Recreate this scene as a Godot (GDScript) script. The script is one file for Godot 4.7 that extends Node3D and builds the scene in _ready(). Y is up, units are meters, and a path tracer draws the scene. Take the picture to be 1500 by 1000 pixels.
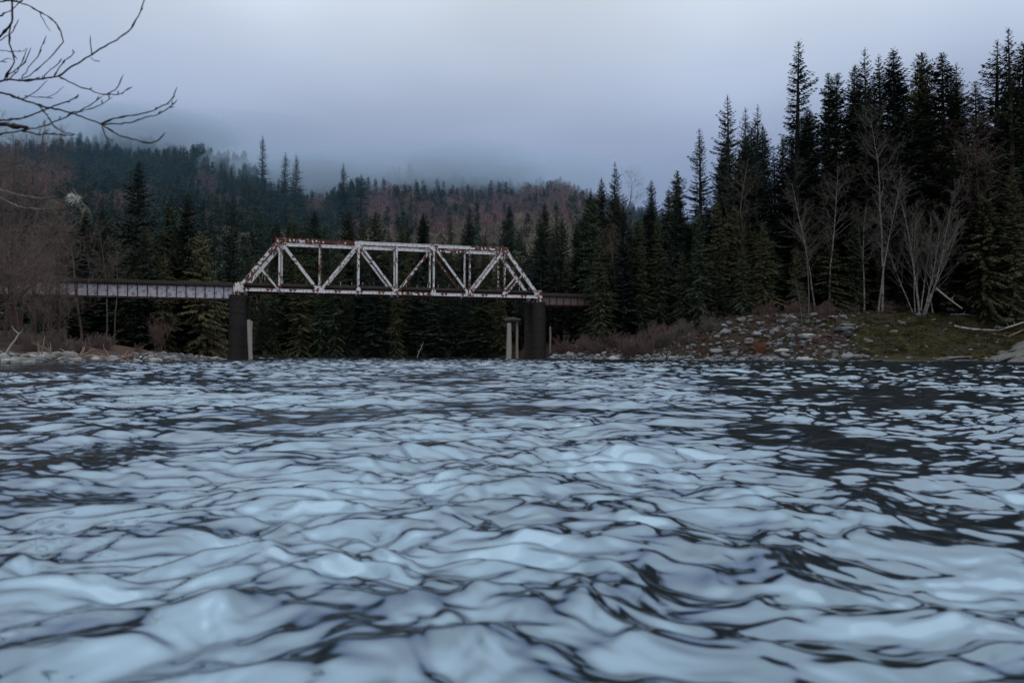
extends Node3D
# A rusty white truss bridge over a mountain river, dark conifers, hills in cloud. x right, y up, -z away; D means metres away from the lens (-z).

const F := 1000.0          # focal length in pixels of the 1500 px wide photograph
const EYE := 0.9
var cam: Camera3D
var rng := RandomNumberGenerator.new()
var taken := {}
var M := {}
var water_noise := []
var hill_noise := FastNoiseLite.new()
var patch_noise := FastNoiseLite.new()
var warp_noise := FastNoiseLite.new()

# ---------------------------------------------------------------- mesh helper
class MB:
	var v := PackedVector3Array()
	var n := PackedVector3Array()
	var c := PackedColorArray()
	var i := PackedInt32Array()
	var smooth := false
	var tint := false
	func tri(a: Vector3, b: Vector3, d: Vector3, col := Color.WHITE):
		var k := v.size()
		v.append(a); v.append(b); v.append(d)
		if tint:
			c.append(col); c.append(col); c.append(col)
		i.append(k); i.append(k + 1); i.append(k + 2)
	func quad(a: Vector3, b: Vector3, d: Vector3, e: Vector3, col := Color.WHITE):
		var k := v.size()
		v.append(a); v.append(b); v.append(d); v.append(e)
		if tint:
			c.append(col); c.append(col); c.append(col); c.append(col)
		i.append(k); i.append(k + 1); i.append(k + 2); i.append(k); i.append(k + 2); i.append(k + 3)
	func box(lo: Vector3, hi: Vector3):
		oriented(Transform3D(Basis.IDENTITY, (lo + hi) / 2), hi - lo)
	func oriented(t: Transform3D, s: Vector3, ch := 0.0):
		# a box with chamfered long edges (along x) when ch > 0
		var h := s / 2
		var ring := PackedVector2Array([Vector2(-h.y, -h.z), Vector2(h.y, -h.z), Vector2(h.y, h.z), Vector2(-h.y, h.z)])
		if ch > 0.0:
			ring = PackedVector2Array([Vector2(-h.y, -h.z + ch), Vector2(-h.y + ch, -h.z), Vector2(h.y - ch, -h.z), Vector2(h.y, -h.z + ch), Vector2(h.y, h.z - ch), Vector2(h.y - ch, h.z), Vector2(-h.y + ch, h.z), Vector2(-h.y, h.z - ch)])
		var m := ring.size()
		for k in m:
			var p := ring[k]
			var q := ring[(k + 1) % m]
			quad(t * Vector3(-h.x, p.x, p.y), t * Vector3(-h.x, q.x, q.y), t * Vector3(h.x, q.x, q.y), t * Vector3(h.x, p.x, p.y))
		for k in range(1, m - 1):
			for e in [-h.x, h.x]:
				tri(t * Vector3(e, ring[0].x, ring[0].y), t * Vector3(e, ring[k].x, ring[k].y), t * Vector3(e, ring[k + 1].x, ring[k + 1].y))
	func beam(a: Vector3, b: Vector3, depth: float, width: float, side := Vector3(0, 0, 1), ch := 0.015):
		var x := (b - a).normalized()
		var y := side.cross(x).normalized()
		oriented(Transform3D(Basis(x, y, x.cross(y)), (a + b) / 2), Vector3(a.distance_to(b), depth, width), ch)
	func tube(p: PackedVector3Array, r: PackedFloat32Array, sides: int, cap := true):
		smooth = true
		var k := v.size()
		var m := p.size()
		var side := Vector3(0.31, 0.2, 0.93)
		for j in m:
			var d := (p[mini(j + 1, m - 1)] - p[maxi(j - 1, 0)]).normalized()
			var s1 := d.cross(side)
			if s1.length() < 0.05:
				s1 = d.cross(Vector3(0.9, 0.1, -0.3))
			s1 = s1.normalized()
			var s2 := d.cross(s1)
			for q in sides:
				var a := TAU * q / sides
				var o := s1 * cos(a) + s2 * sin(a)
				v.append(p[j] + o * r[j]); n.append(o)
		for j in m - 1:
			for q in sides:
				var a0 := k + j * sides + q
				var a1 := k + j * sides + (q + 1) % sides
				i.append(a0); i.append(a1 + sides); i.append(a1)
				i.append(a0); i.append(a0 + sides); i.append(a1 + sides)
		if cap and sides > 3:
			for e in [0, m - 1]:
				for q in range(1, sides - 1):
					i.append(k + e * sides); i.append(k + e * sides + q); i.append(k + e * sides + q + 1)
	func mesh() -> ArrayMesh:
		var a := []
		a.resize(Mesh.ARRAY_MAX)
		a[Mesh.ARRAY_VERTEX] = v
		a[Mesh.ARRAY_INDEX] = i
		if smooth and n.size() == v.size(): a[Mesh.ARRAY_NORMAL] = n
		if tint: a[Mesh.ARRAY_COLOR] = c
		var m := ArrayMesh.new()
		m.add_surface_from_arrays(Mesh.PRIMITIVE_TRIANGLES, a)
		return m

# ---------------------------------------------------------------- naming
func numbered(called: String) -> String:
	if not taken.has(called):
		taken[called] = 0
		return called
	taken[called] += 1
	return "%s_%03d" % [called, taken[called]]

func tag(o: Node, label: String, category: String, group := "", kind := ""):
	if label: o.set_meta("label", label)
	if category: o.set_meta("category", category)
	if group: o.set_meta("group", group)
	if kind: o.set_meta("kind", kind)
	return o

func thing(called: String, label: String, category: String, where: Vector3, turn := 0.0, group := "") -> Node3D:
	var o := Node3D.new()
	o.name = numbered(called)
	add_child(o)
	o.position = where
	o.rotation.y = turn
	tag(o, label, category, group)
	return o

func part(called: String, mesh: Mesh, mat: Material, parent: Node) -> MeshInstance3D:
	var o := MeshInstance3D.new()
	o.name = called
	o.mesh = mesh
	o.material_override = mat
	parent.add_child(o, true)
	return o

func single(called: String, mesh: Mesh, mat: Material, where: Vector3, label: String, category: String, group := "") -> MeshInstance3D:
	var o := MeshInstance3D.new()
	o.name = numbered(called)
	o.mesh = mesh
	o.material_override = mat
	add_child(o)
	o.position = where
	tag(o, label, category, group)
	return o

func many(called: String, mesh: Mesh, mat: Material, places: Array, label: String, category: String):
	var mm := MultiMesh.new()
	mm.transform_format = MultiMesh.TRANSFORM_3D
	mm.mesh = mesh
	mm.instance_count = places.size()
	for k in places.size():
		mm.set_instance_transform(k, places[k])
	var o := MultiMeshInstance3D.new()
	o.name = numbered(called)
	o.multimesh = mm
	o.material_override = mat
	add_child(o)
	tag(o, label, category, "", "stuff")

# a point of the photograph, D metres away
func at(px: float, py: float, D: float) -> Vector3:
	var d := cam.basis * Vector3((px - 750.0) / F, (500.0 - py) / F, -1.0)
	return cam.position + d * (D / -d.z)

# ---------------------------------------------------------------- materials
func ramp(stops: Array) -> Array:
	var g := Gradient.new()
	g.offsets = PackedFloat32Array(stops.map(func(s): return s[0]))
	g.colors = PackedColorArray(stops.map(func(s): return s[1]))
	var out := []
	for k in 256: out.append(g.sample(k / 255.0))
	return out

func noise_tex(seed_: int, freq: float, octaves: int, stops: Array, size := 512, stretch := 1) -> ImageTexture:
	var f := FastNoiseLite.new()
	f.seed = seed_
	f.frequency = freq
	f.fractal_octaves = octaves
	var im := f.get_seamless_image(size, size)
	im.convert(Image.FORMAT_L8)
	var src := im.get_data()
	var lut := ramp(stops)
	var bytes := PackedByteArray()
	bytes.resize(size * size * 3)
	for y in size:
		for x in size:
			var c: Color = lut[src[(y / stretch) * size + x]]
			var o := (y * size + x) * 3
			bytes[o] = int(c.r * 255.0); bytes[o + 1] = int(c.g * 255.0); bytes[o + 2] = int(c.b * 255.0)
	return ImageTexture.create_from_image(Image.create_from_data(size, size, false, Image.FORMAT_RGB8, bytes))

func lin(r: float, g: float, b: float) -> Color:
	return Color(r, g, b).linear_to_srgb()

func flat(c: Color, rough := 0.9) -> StandardMaterial3D:
	var m := StandardMaterial3D.new()
	m.albedo_color = c
	m.roughness = rough
	m.metallic_specular = 0.3
	return m

func textured(tex: Texture2D, tile: float, rough := 0.85, world := false, bump := 0.0, c := Color.WHITE) -> StandardMaterial3D:
	var m := flat(c, rough)
	m.albedo_texture = tex
	m.uv1_triplanar = true
	m.uv1_world_triplanar = world
	m.uv1_scale = Vector3.ONE / tile
	if bump > 0.0:
		m.heightmap_enabled = true
		m.heightmap_texture = tex
		m.heightmap_scale = bump
	return m

func leafy(c: Color) -> StandardMaterial3D:
	var m := flat(c, 0.8)
	m.vertex_color_use_as_albedo = true
	m.metallic_specular = 0.25
	return m

func make_materials():
	var white := lin(0.64, 0.60, 0.59)
	var grey := lin(0.58, 0.56, 0.56)
	var rust := lin(0.13, 0.045, 0.03)
	var dark := lin(0.05, 0.02, 0.016)
	for k in 3:
		var s: float = [0.34, 0.55, 0.72][k]
		var t := noise_tex(11 + k, 0.009, 6, [[0.0, dark], [s - 0.14, rust], [s - 0.02, rust.lerp(Color(0.5, 0.3, 0.2), 0.3)], [s + 0.015, grey], [minf(s + 0.12, 0.97), white], [1.0, white]])
		M["paint%d" % k] = textured(t, 7.0, 0.6)
		M["paint%d" % k].uv1_scale = Vector3(1 / 3.4, 1 / 4.2, 1 / 3.4)
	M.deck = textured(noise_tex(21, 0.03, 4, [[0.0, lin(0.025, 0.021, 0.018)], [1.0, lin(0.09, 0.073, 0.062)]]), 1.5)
	M.girder = textured(noise_tex(22, 0.012, 3, [[0.0, lin(0.12, 0.07, 0.06)], [0.22, lin(0.26, 0.22, 0.23)], [0.4, lin(0.40, 0.39, 0.43)], [1.0, lin(0.5, 0.48, 0.54)]]), 5.0, 0.6)
	M.girder_rusty = textured(noise_tex(23, 0.02, 5, [[0.0, lin(0.05, 0.032, 0.03)], [0.45, lin(0.13, 0.095, 0.092)], [1.0, lin(0.26, 0.21, 0.21)]]), 2.5, 0.7)
	M.flange = textured(noise_tex(24, 0.03, 4, [[0.0, lin(0.03, 0.014, 0.01)], [1.0, lin(0.12, 0.05, 0.035)]]), 2.0, 0.8)
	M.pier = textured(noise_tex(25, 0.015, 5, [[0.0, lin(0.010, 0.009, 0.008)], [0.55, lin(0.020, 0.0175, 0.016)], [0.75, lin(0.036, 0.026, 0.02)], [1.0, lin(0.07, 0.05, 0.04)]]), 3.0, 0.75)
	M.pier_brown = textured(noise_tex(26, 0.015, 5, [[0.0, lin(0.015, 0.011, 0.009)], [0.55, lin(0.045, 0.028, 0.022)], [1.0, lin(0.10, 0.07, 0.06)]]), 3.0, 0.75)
	M.pile = textured(noise_tex(27, 0.05, 4, [[0.0, lin(0.07, 0.05, 0.04)], [0.45, lin(0.26, 0.21, 0.18)], [1.0, lin(0.46, 0.41, 0.37)]], 512, 4), 1.6, 0.9, false, 1.0)
	M.drift = textured(noise_tex(28, 0.04, 4, [[0.0, lin(0.06, 0.035, 0.025)], [0.5, lin(0.24, 0.16, 0.12)], [1.0, lin(0.42, 0.34, 0.29)]], 256), 0.9, 0.9)
	M.drift_pale = textured(noise_tex(29, 0.04, 4, [[0.0, lin(0.16, 0.13, 0.11)], [0.5, lin(0.38, 0.34, 0.31)], [1.0, lin(0.55, 0.5, 0.47)]], 256), 0.9, 0.9)
	var stone_pal := [[0.18, 0.18, 0.182], [0.12, 0.12, 0.124], [0.29, 0.285, 0.28], [0.17, 0.145, 0.12], [0.06, 0.06, 0.063]]
	for k in 5:
		var s: Array = stone_pal[k]
		M["stone%d" % k] = textured(noise_tex(31 + k, 0.03, 5, [[0.0, lin(s[0] * 0.4, s[1] * 0.4, s[2] * 0.38)], [0.5, lin(s[0], s[1], s[2])], [1.0, lin(minf(s[0] * 1.4, 0.6), minf(s[1] * 1.4, 0.6), minf(s[2] * 1.38, 0.6))]], 256), 1.1, 0.85, true)
	var mossy := noise_tex(40, 0.03, 5, [[0.0, lin(0.05, 0.05, 0.05)], [0.42, lin(0.17, 0.17, 0.17)], [0.52, lin(0.13, 0.12, 0.07)], [0.6, lin(0.055, 0.06, 0.015)], [1.0, lin(0.09, 0.09, 0.02)]], 256)
	M.stone_mossy = textured(mossy, 1.6, 0.9, true)
	M.ledge = textured(noise_tex(41, 0.025, 6, [[0.0, lin(0.02, 0.02, 0.02)], [0.4, lin(0.08, 0.078, 0.078)], [0.7, lin(0.20, 0.19, 0.19)], [1.0, lin(0.36, 0.35, 0.35)]], 512), 2.2, 0.8, true, 4.0)
	M.ground = textured(noise_tex(42, 0.03, 6, [[0.0, lin(0.25, 0.25, 0.25)], [0.5, lin(0.72, 0.70, 0.68)], [1.0, Color(1, 1, 1)]]), 3.1, 0.95, true, 3.0)
	M.ground.vertex_color_use_as_albedo = true
	M.bark = textured(noise_tex(43, 0.05, 4, [[0.0, lin(0.018, 0.014, 0.011)], [1.0, lin(0.075, 0.058, 0.046)]], 256), 1.2, 0.95)
	M.bark_pale = textured(noise_tex(44, 0.03, 5, [[0.0, lin(0.04, 0.034, 0.03)], [0.45, lin(0.15, 0.13, 0.115)], [1.0, lin(0.40, 0.36, 0.33)]], 256), 2.5, 0.9)
	M.bark_grey = textured(noise_tex(45, 0.03, 5, [[0.0, lin(0.04, 0.03, 0.024)], [0.5, lin(0.12, 0.10, 0.08)], [1.0, lin(0.22, 0.19, 0.15)]], 256), 1.5, 0.9)
	M.bark_red = textured(noise_tex(46, 0.03, 5, [[0.0, lin(0.035, 0.022, 0.019)], [0.5, lin(0.085, 0.055, 0.048)], [1.0, lin(0.15, 0.105, 0.092)]], 256), 1.5, 0.9)
	M.twig_red = flat(lin(0.155, 0.098, 0.086))
	M.twig_orange = flat(lin(0.22, 0.085, 0.05))
	M.twig_grey = flat(lin(0.16, 0.125, 0.11))
	M.twig_mauve = flat(lin(0.15, 0.115, 0.10))
	M.twig_lichen = flat(lin(0.17, 0.15, 0.10))
	M.branch = textured(noise_tex(47, 0.05, 4, [[0.0, lin(0.012, 0.010, 0.010)], [0.7, lin(0.035, 0.028, 0.026)], [1.0, lin(0.12, 0.10, 0.09)]], 256), 0.25, 0.8)
	M.tuft = flat(lin(0.55, 0.52, 0.46), 0.95)
	# foliage: dark fir, blue fir, olive cedar, brown-olive hemlock
	M.fir0 = leafy(lin(0.040, 0.056, 0.040)); M.fir1 = leafy(lin(0.034, 0.052, 0.044)); M.fir2 = leafy(lin(0.046, 0.056, 0.032))
	M.cedar0 = leafy(lin(0.048, 0.056, 0.030)); M.cedar1 = leafy(lin(0.062, 0.062, 0.032)); M.cedar2 = leafy(lin(0.042, 0.054, 0.032))
	M.olive = leafy(lin(0.09, 0.08, 0.04))
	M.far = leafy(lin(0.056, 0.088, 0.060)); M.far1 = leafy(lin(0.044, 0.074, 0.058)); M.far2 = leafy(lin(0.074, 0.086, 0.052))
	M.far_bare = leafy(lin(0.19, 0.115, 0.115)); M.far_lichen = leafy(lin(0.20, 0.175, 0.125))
	M.grass = leafy(lin(0.11, 0.085, 0.05)); M.litter = leafy(lin(0.10, 0.052, 0.038))
	var w := StandardMaterial3D.new()
	w.albedo_color = lin(0.215, 0.285, 0.345)
	w.roughness = 0.11
	w.metallic = 0.95
	M.water = w

# ---------------------------------------------------------------- the land
func along(x: float, pts: Array) -> float:
	if x <= pts[0][0]: return pts[0][1]
	for k in range(1, pts.size()):
		if x < pts[k][0]:
			var a: Array = pts[k - 1]
			var b: Array = pts[k]
			return lerpf(a[1], b[1], (x - a[0]) / (b[0] - a[0]))
	return pts[-1][1]

const LEFT_SHORE := [[-60.0, -3.0], [0.0, -3.9], [5.0, -4.6], [10.0, -8.6], [20.0, -17.0], [46.0, -36.5], [55.0, -35.2], [72.0, -33.5], [86.0, -36.0], [104.0, -46.0], [125.0, -62.0], [140.0, -90.0]]
const RIGHT_SHORE := [[-120.0, 126.0], [-70.0, 130.0], [-44.0, 136.0], [-4.0, 135.0], [4.0, 122.0], [7.7, 113.0], [24.0, 97.0], [40.0, 87.0], [60.0, 90.0], [74.0, 91.0], [88.0, 78.0], [130.0, 40.0], [200.0, -30.0]]
const CREST := [[-400.0, 165.0], [0.0, 190.0], [100.0, 186.0], [200.0, 196.0], [300.0, 204.0], [350.0, 222.0], [400.0, 248.0], [450.0, 262.0], [500.0, 258.0], [560.0, 246.0], [650.0, 246.0], [750.0, 248.0], [820.0, 252.0], [860.0, 268.0], [950.0, 300.0], [1100.0, 330.0], [1800.0, 330.0]]

func shore(X: float, D: float) -> float:
	return maxf((D - along(X, RIGHT_SHORE)) * 0.85, (along(D, LEFT_SHORE) - X) * 0.9 if D < 140.0 else -99.0)

func land(X: float, D: float) -> float:
	var wob := patch_noise.get_noise_2d(X * 2.0, D * 2.0)
	var s := shore(X, D) + wob * 1.6
	var h := 0.0
	if s < 0.0:
		return maxf(-1.6, s * 0.22)
	var left := (along(D, LEFT_SHORE) - X) > (D - along(X, RIGHT_SHORE)) and D < 138.0
	if left:
		h = minf(s, 9.0) * 0.10 + clampf(s - 9.0, 0.0, 16.0) * 0.16 + maxf(s - 25.0, 0.0) * 0.05
	elif X > 2.0:
		h = minf(s, 1.5) * 0.30 + clampf(s - 1.5, 0.0, 9.0) * lerpf(0.22, 0.72, smoothstep(8.0, 40.0, X)) + clampf(s - 10.5, 0.0, 60.0) * 0.08
	else:
		h = minf(s, 6.0) * 0.2 + clampf(s - 6.0, 0.0, 40.0) * 0.07
	h += wob * 0.35 * smoothstep(0.0, 6.0, s) + hill_noise.get_noise_2d(X * 6.0, D * 6.0) * 0.18 * smoothstep(0.0, 3.0, s)
	if D > 160.0:
		var px := 750.0 + F * X / D
		var dc := 540.0
		var top := (518.0 - along(px, CREST)) / F * dc - 21.0
		var t := clampf((D - 160.0) / (dc - 160.0), 0.0, 1.0)
		h += (top - h) * pow(t, 1.12)
		h += hill_noise.get_noise_2d(X, D) * 9.0 * smoothstep(0.0, 0.4, t)
		if D > dc: h += (D - dc) * 0.04
	return h

func axis(stops: Array) -> PackedFloat32Array:
	# stops: [from, step until the next stop]
	var out := PackedFloat32Array()
	for k in stops.size() - 1:
		var x: float = stops[k][0]
		while x < stops[k + 1][0] - 0.001:
			out.append(x)
			x += stops[k][1]
	out.append(stops[-1][0])
	return out

func build_ground():
	var xs := axis([[-1500.0, 60.0], [-600.0, 15.0], [-120.0, 4.0], [-56.0, 0.8], [-28.0, 2.0], [0.0, 0.8], [96.0, 3.0], [180.0, 15.0], [600.0, 60.0], [1500.0, 1.0]])
	var ds := axis([[-200.0, 20.0], [-20.0, 2.0], [20.0, 3.0], [41.0, 0.8], [118.0, 2.0], [170.0, 8.0], [620.0, 40.0], [1500.0, 1.0]])
	var w := xs.size()
	var b := MB.new()
	b.tint = true
	for D in ds:
		for X in xs:
			var h := land(X, D)
			b.v.append(Vector3(X, h, -D))
			b.c.append(soil(X, D, h))
	for r in ds.size() - 1:
		for q in w - 1:
			var k := r * w + q
			b.i.append(k); b.i.append(k + w); b.i.append(k + 1)
			b.i.append(k + 1); b.i.append(k + w); b.i.append(k + w + 1)
	var st := SurfaceTool.new()
	st.create_from(b.mesh(), 0)
	st.generate_normals()
	var o := part("ground", st.commit(), M.ground, self)
	tag(o, "dark wooded valley floor, river banks and hillside", "ground", "", "structure")

# what the ground is made of: gravel by the water, moss and dead leaves on the slope, needles under the trees
func soil(X: float, D: float, h: float) -> Color:
	var s := shore(X, D)
	var floor_ := Color(0.040, 0.030, 0.022)
	var a := patch_noise.get_noise_2d(X * 5.0 + 300.0, D * 5.0)
	var b := patch_noise.get_noise_2d(X * 9.0 - 700.0, D * 14.0)
	if s < 0.0: return Color(0.07, 0.07, 0.065)
	var left := (along(D, LEFT_SHORE) - X) > (D - along(X, RIGHT_SHORE)) and D < 138.0
	if left:
		var gravel := Color(0.05, 0.046, 0.042)
		if s + b * 2.0 < 6.5: return gravel
		return Color(0.075, 0.045, 0.032) if s < 13.0 + a * 5.0 else floor_
	if X > 3.0 and D < 125.0:
		var c := Color(0.046, 0.036, 0.029)
		if s < 0.9 + b * 2.0 and X < 36.0: c = Color(0.26, 0.26, 0.27)
		elif X > 44.0 + a * 10.0 and s + b * 3.0 < 10.5: c = Color(0.044, 0.042, 0.014) if b > -0.02 else Color(0.050, 0.036, 0.022)
		elif a > 0.12: c = Color(0.058, 0.032, 0.025)
		elif b > 0.2: c = Color(0.045, 0.04, 0.018)
		if s > 17.0 + a * 4.0: c = floor_
		return c
	return Color(0.035, 0.020, 0.012) if s < 2.0 + a * 3.0 else floor_

func wave(X: float, D: float) -> float:
	var wx := warp_noise.get_noise_2d(X * 0.5, D * 0.5) * 0.7
	var wd := warp_noise.get_noise_2d(X * 0.5 + 91.0, D * 0.5) * 0.7
	var x := X + wx
	var d := D + wd
	var big: float = water_noise[0].get_noise_2d(x * 0.75, d)
	var mid: float = water_noise[1].get_noise_2d(x * 0.62, d)
	var small: float = water_noise[2].get_noise_2d(x * 0.62, d)
	var calm := smoothstep(0.5, 12.0, X - along(D, LEFT_SHORE)) if D > 30.0 else 1.0
	var far := smoothstep(12.0, 60.0, D)
	var gust := clampf(0.85 + 1.5 * warp_noise.get_noise_2d(X * 0.30 + 400.0, D * 0.18) + 0.5 * warp_noise.get_noise_2d(X * 0.9, D * 0.7 + 70.0), 0.3, 1.6)     # rougher and calmer patches
	var h: float = big * (0.065 + 0.02 * gust) * (1.0 + 1.9 * far) + mid * 0.044 * gust * (1.0 + 0.7 * far)
	if D < 45.0: h += small * 0.023 * gust * (1.0 - smoothstep(20.0, 45.0, D))
	if D < 16.0: h += water_noise[3].get_noise_2d(x * 0.7, d) * 0.0055 * gust * (1.0 - smoothstep(7.0, 16.0, D))
	return h * lerpf(0.12, 1.0, calm)

func build_river():
	var seeds := [[61, 0.6], [62, 1.6], [63, 3.8], [65, 8.0]]
	for s in seeds:
		var f := FastNoiseLite.new()
		f.seed = s[0]
		f.frequency = s[1]
		f.noise_type = FastNoiseLite.TYPE_SIMPLEX_SMOOTH
		f.fractal_octaves = 2
		f.fractal_gain = 0.45
		water_noise.append(f)
	warp_noise.seed = 64
	warp_noise.frequency = 0.5
	var b := MB.new()
	b.smooth = true
	var cols := 460
	var rows := PackedFloat32Array()
	var D := 0.9
	while D < 150.0:
		rows.append(D)
		D += maxf(0.014, D * 0.0044)
	rows.append(150.0)
	for d in rows:
		for q in cols + 1:
			var u := (q / float(cols)) * 2.0 - 1.0
			var X := u * (d * 1.12 + 0.6)
			b.v.append(Vector3(X, wave(X, d), -d))
	var w := cols + 1
	b.n.resize(b.v.size())
	for r in rows.size():
		for q in w:
			var k := r * w + q
			var dx := b.v[r * w + mini(q + 1, cols)] - b.v[r * w + maxi(q - 1, 0)]
			var dz := b.v[maxi(r - 1, 0) * w + q] - b.v[mini(r + 1, rows.size() - 1) * w + q]
			b.n[k] = dz.cross(dx).normalized()
			if r < rows.size() - 1 and q < cols:
				b.i.append(k); b.i.append(k + w); b.i.append(k + 1)
				b.i.append(k + 1); b.i.append(k + w); b.i.append(k + w + 1)
	# the river goes on beside and behind the camera
	for rect in [[-60.0, 60.0, -90.0, 0.9], [-170.0, -1.6, 0.9, 150.0], [1.6, 170.0, 0.9, 150.0]]:
		var k := b.v.size()
		var fan := 1.12
		var pts := [Vector3(rect[0], -0.05, -rect[2]), Vector3(rect[1], -0.05, -rect[2]), Vector3(rect[1], -0.05, -rect[3]), Vector3(rect[0], -0.05, -rect[3])]
		if rect[0] == -170.0: pts[2] = Vector3(-150.0 * fan - 0.6, -0.05, -150.0)
		if rect[0] == 1.6: pts[3] = Vector3(150.0 * fan + 0.6, -0.05, -150.0)
		for p in pts:
			b.v.append(p); b.n.append(Vector3.UP)
		b.i.append_array(PackedInt32Array([k, k + 1, k + 2, k, k + 2, k + 3]))
	var o := part("river", b.mesh(), M.water, self)
	tag(o, "rippling blue grey river water", "river", "", "structure")

# ---------------------------------------------------------------- trees
# style: 0 layered fir, 1 dense fir, 2 drooping cedar
func conifer(seed_: int, h: float, R: float, start: float, style: int, dens := 1.0, size := 1.0) -> Array:
	rng.seed = seed_
	var t := MB.new()
	var lean := Vector3(rng.randf_range(-0.4, 0.4), 0, rng.randf_range(-0.4, 0.4))
	var pts := PackedVector3Array()
	var rad := PackedFloat32Array()
	for k in 7:
		var f := k / 6.0
		pts.append(Vector3(0, h * f * 0.985, 0) + lean * f * f)
		rad.append((0.016 * h) * pow(1.0 - f, 0.85) + 0.02)
	t.tube(pts, rad, 7)
	var c := MB.new()
	c.tint = true
	var y := h * start
	var step: float = [0.80, 0.46, 0.5][style] / dens
	var side_bias := rng.randf() * TAU
	while y < h - 0.1:
		var f := (y - h * start) / (h * (1.0 - start))
		var prof := 0.0
		if style == 0: prof = pow(1.0 - f, 0.86) * (0.6 + 0.4 * minf(1.0, f * 5.0 + 0.2))
		elif style == 1: prof = pow(1.0 - f, 0.80) * (0.72 + 0.28 * minf(1.0, f * 5.0))
		else: prof = pow(1.0 - f, 0.70) * (0.75 + 0.25 * minf(1.0, f * 4.0))
		prof *= 0.86 + 0.22 * sin(y * 1.3 + seed_) * sin(y * 0.53 + seed_ * 2.0)
		var nb := 6 if style == 0 else 7
		var az := rng.randf() * TAU
		for q in nb:
			var a := az + TAU * q / nb + rng.randf_range(-0.4, 0.4)
			var r := R * prof * rng.randf_range(0.55, 1.12) * (1.0 + 0.13 * cos(a - side_bias)) + 0.12
			r *= 0.78 + 0.75 * clampf(warp_noise.get_noise_3d(cos(a) * 1.3 + seed_ * 7.0, y * 0.42, sin(a) * 1.3) + 0.25, -0.4, 0.6)
			if rng.randf() < 0.16: r *= 0.45
			if style < 2 and f < 0.75 and sin(y * 0.9 + seed_) > 0.86 and rng.randf() < 0.6: continue
			branch_spray(c, Vector3(0, y + rng.randf_range(-0.25, 0.25), 0) + lean * (y / h) * (y / h), a, r, f, style, size * clampf((h - y) / (0.12 * h) + 0.32, 0.0, 1.0))
		y += step * rng.randf_range(0.7, 1.3) * (0.55 + 0.45 * (1.0 - f))
	# leader
	for q in 4:
		var a := TAU * q / 4.0
		kite(c, Vector3(lean.x, h - 0.7 - 0.15 * q, lean.z), Vector3(cos(a) * 0.16, 1.0, sin(a) * 0.16).normalized(), 0.8, 0.07 * size, rng.randf_range(0.8, 1.2))
	return [t.mesh(), c.mesh()]

func branch_spray(c: MB, root: Vector3, a: float, r: float, f: float, style: int, size: float):
	var out := Vector3(cos(a), 0, sin(a))
	var tang := Vector3(-sin(a), 0, cos(a))
	var rise: float = lerpf([-0.12, -0.05, -0.10][style], 0.75, pow(f, 1.6))
	var droop: float = [0.20, 0.30, 0.62][style] * (1.0 - 0.4 * f)
	var upturn: float = [0.22, 0.16, 0.22][style]
	var s := 0.12 + 0.1 * rng.randf()
	var tone := rng.randf_range(0.6, 1.35)
	while s <= 1.0:
		var p := root + out * (r * s) + Vector3.UP * (r * (rise * s - droop * s * s + upturn * s * s * s))
		var wide := (0.22 + 0.20 * r * (1.0 - 0.75 * s)) * size
		for side in [-1.0, 1.0, 0.25]:
			var l := wide * rng.randf_range(0.55, 1.15) + 0.14 * size
			var d: Vector3
			if style == 2:
				d = (out * rng.randf_range(0.25, 0.8) + tang * side * rng.randf_range(0.3, 0.9) + Vector3.DOWN * rng.randf_range(0.45, 1.1)).normalized()
			else:
				d = (out * rng.randf_range(0.5, 1.0) + tang * side * rng.randf_range(0.4, 0.9) + Vector3.DOWN * rng.randf_range(-0.05, 0.5)).normalized()
			kite(c, p, d, l, l * rng.randf_range(0.12, 0.21), tone * rng.randf_range(0.75, 1.25))
		s += (0.21 * size) / maxf(r, 0.3) * rng.randf_range(0.75, 1.25)
	kite(c, root + out * (r * 0.94) + Vector3.UP * (r * (rise - droop + upturn)), (out + Vector3.UP * rng.randf_range(-0.3, 0.4)).normalized(), 0.42 * size, 0.10 * size, tone)

func kite(c: MB, p: Vector3, d: Vector3, l: float, w: float, tone: float):
	var ax := d.cross(Vector3(rng.randf_range(-0.7, 0.7), 1.0, rng.randf_range(-0.7, 0.7))).normalized() * w
	var m := p + d * (l * 0.45)
	var g := tone * rng.randf_range(0.9, 1.1)
	c.quad(p, m + ax, p + d * l + Vector3(0, -0.08 * l, 0), m - ax, Color(g * rng.randf_range(0.9, 1.15), g, g * rng.randf_range(0.85, 1.05)))

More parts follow.
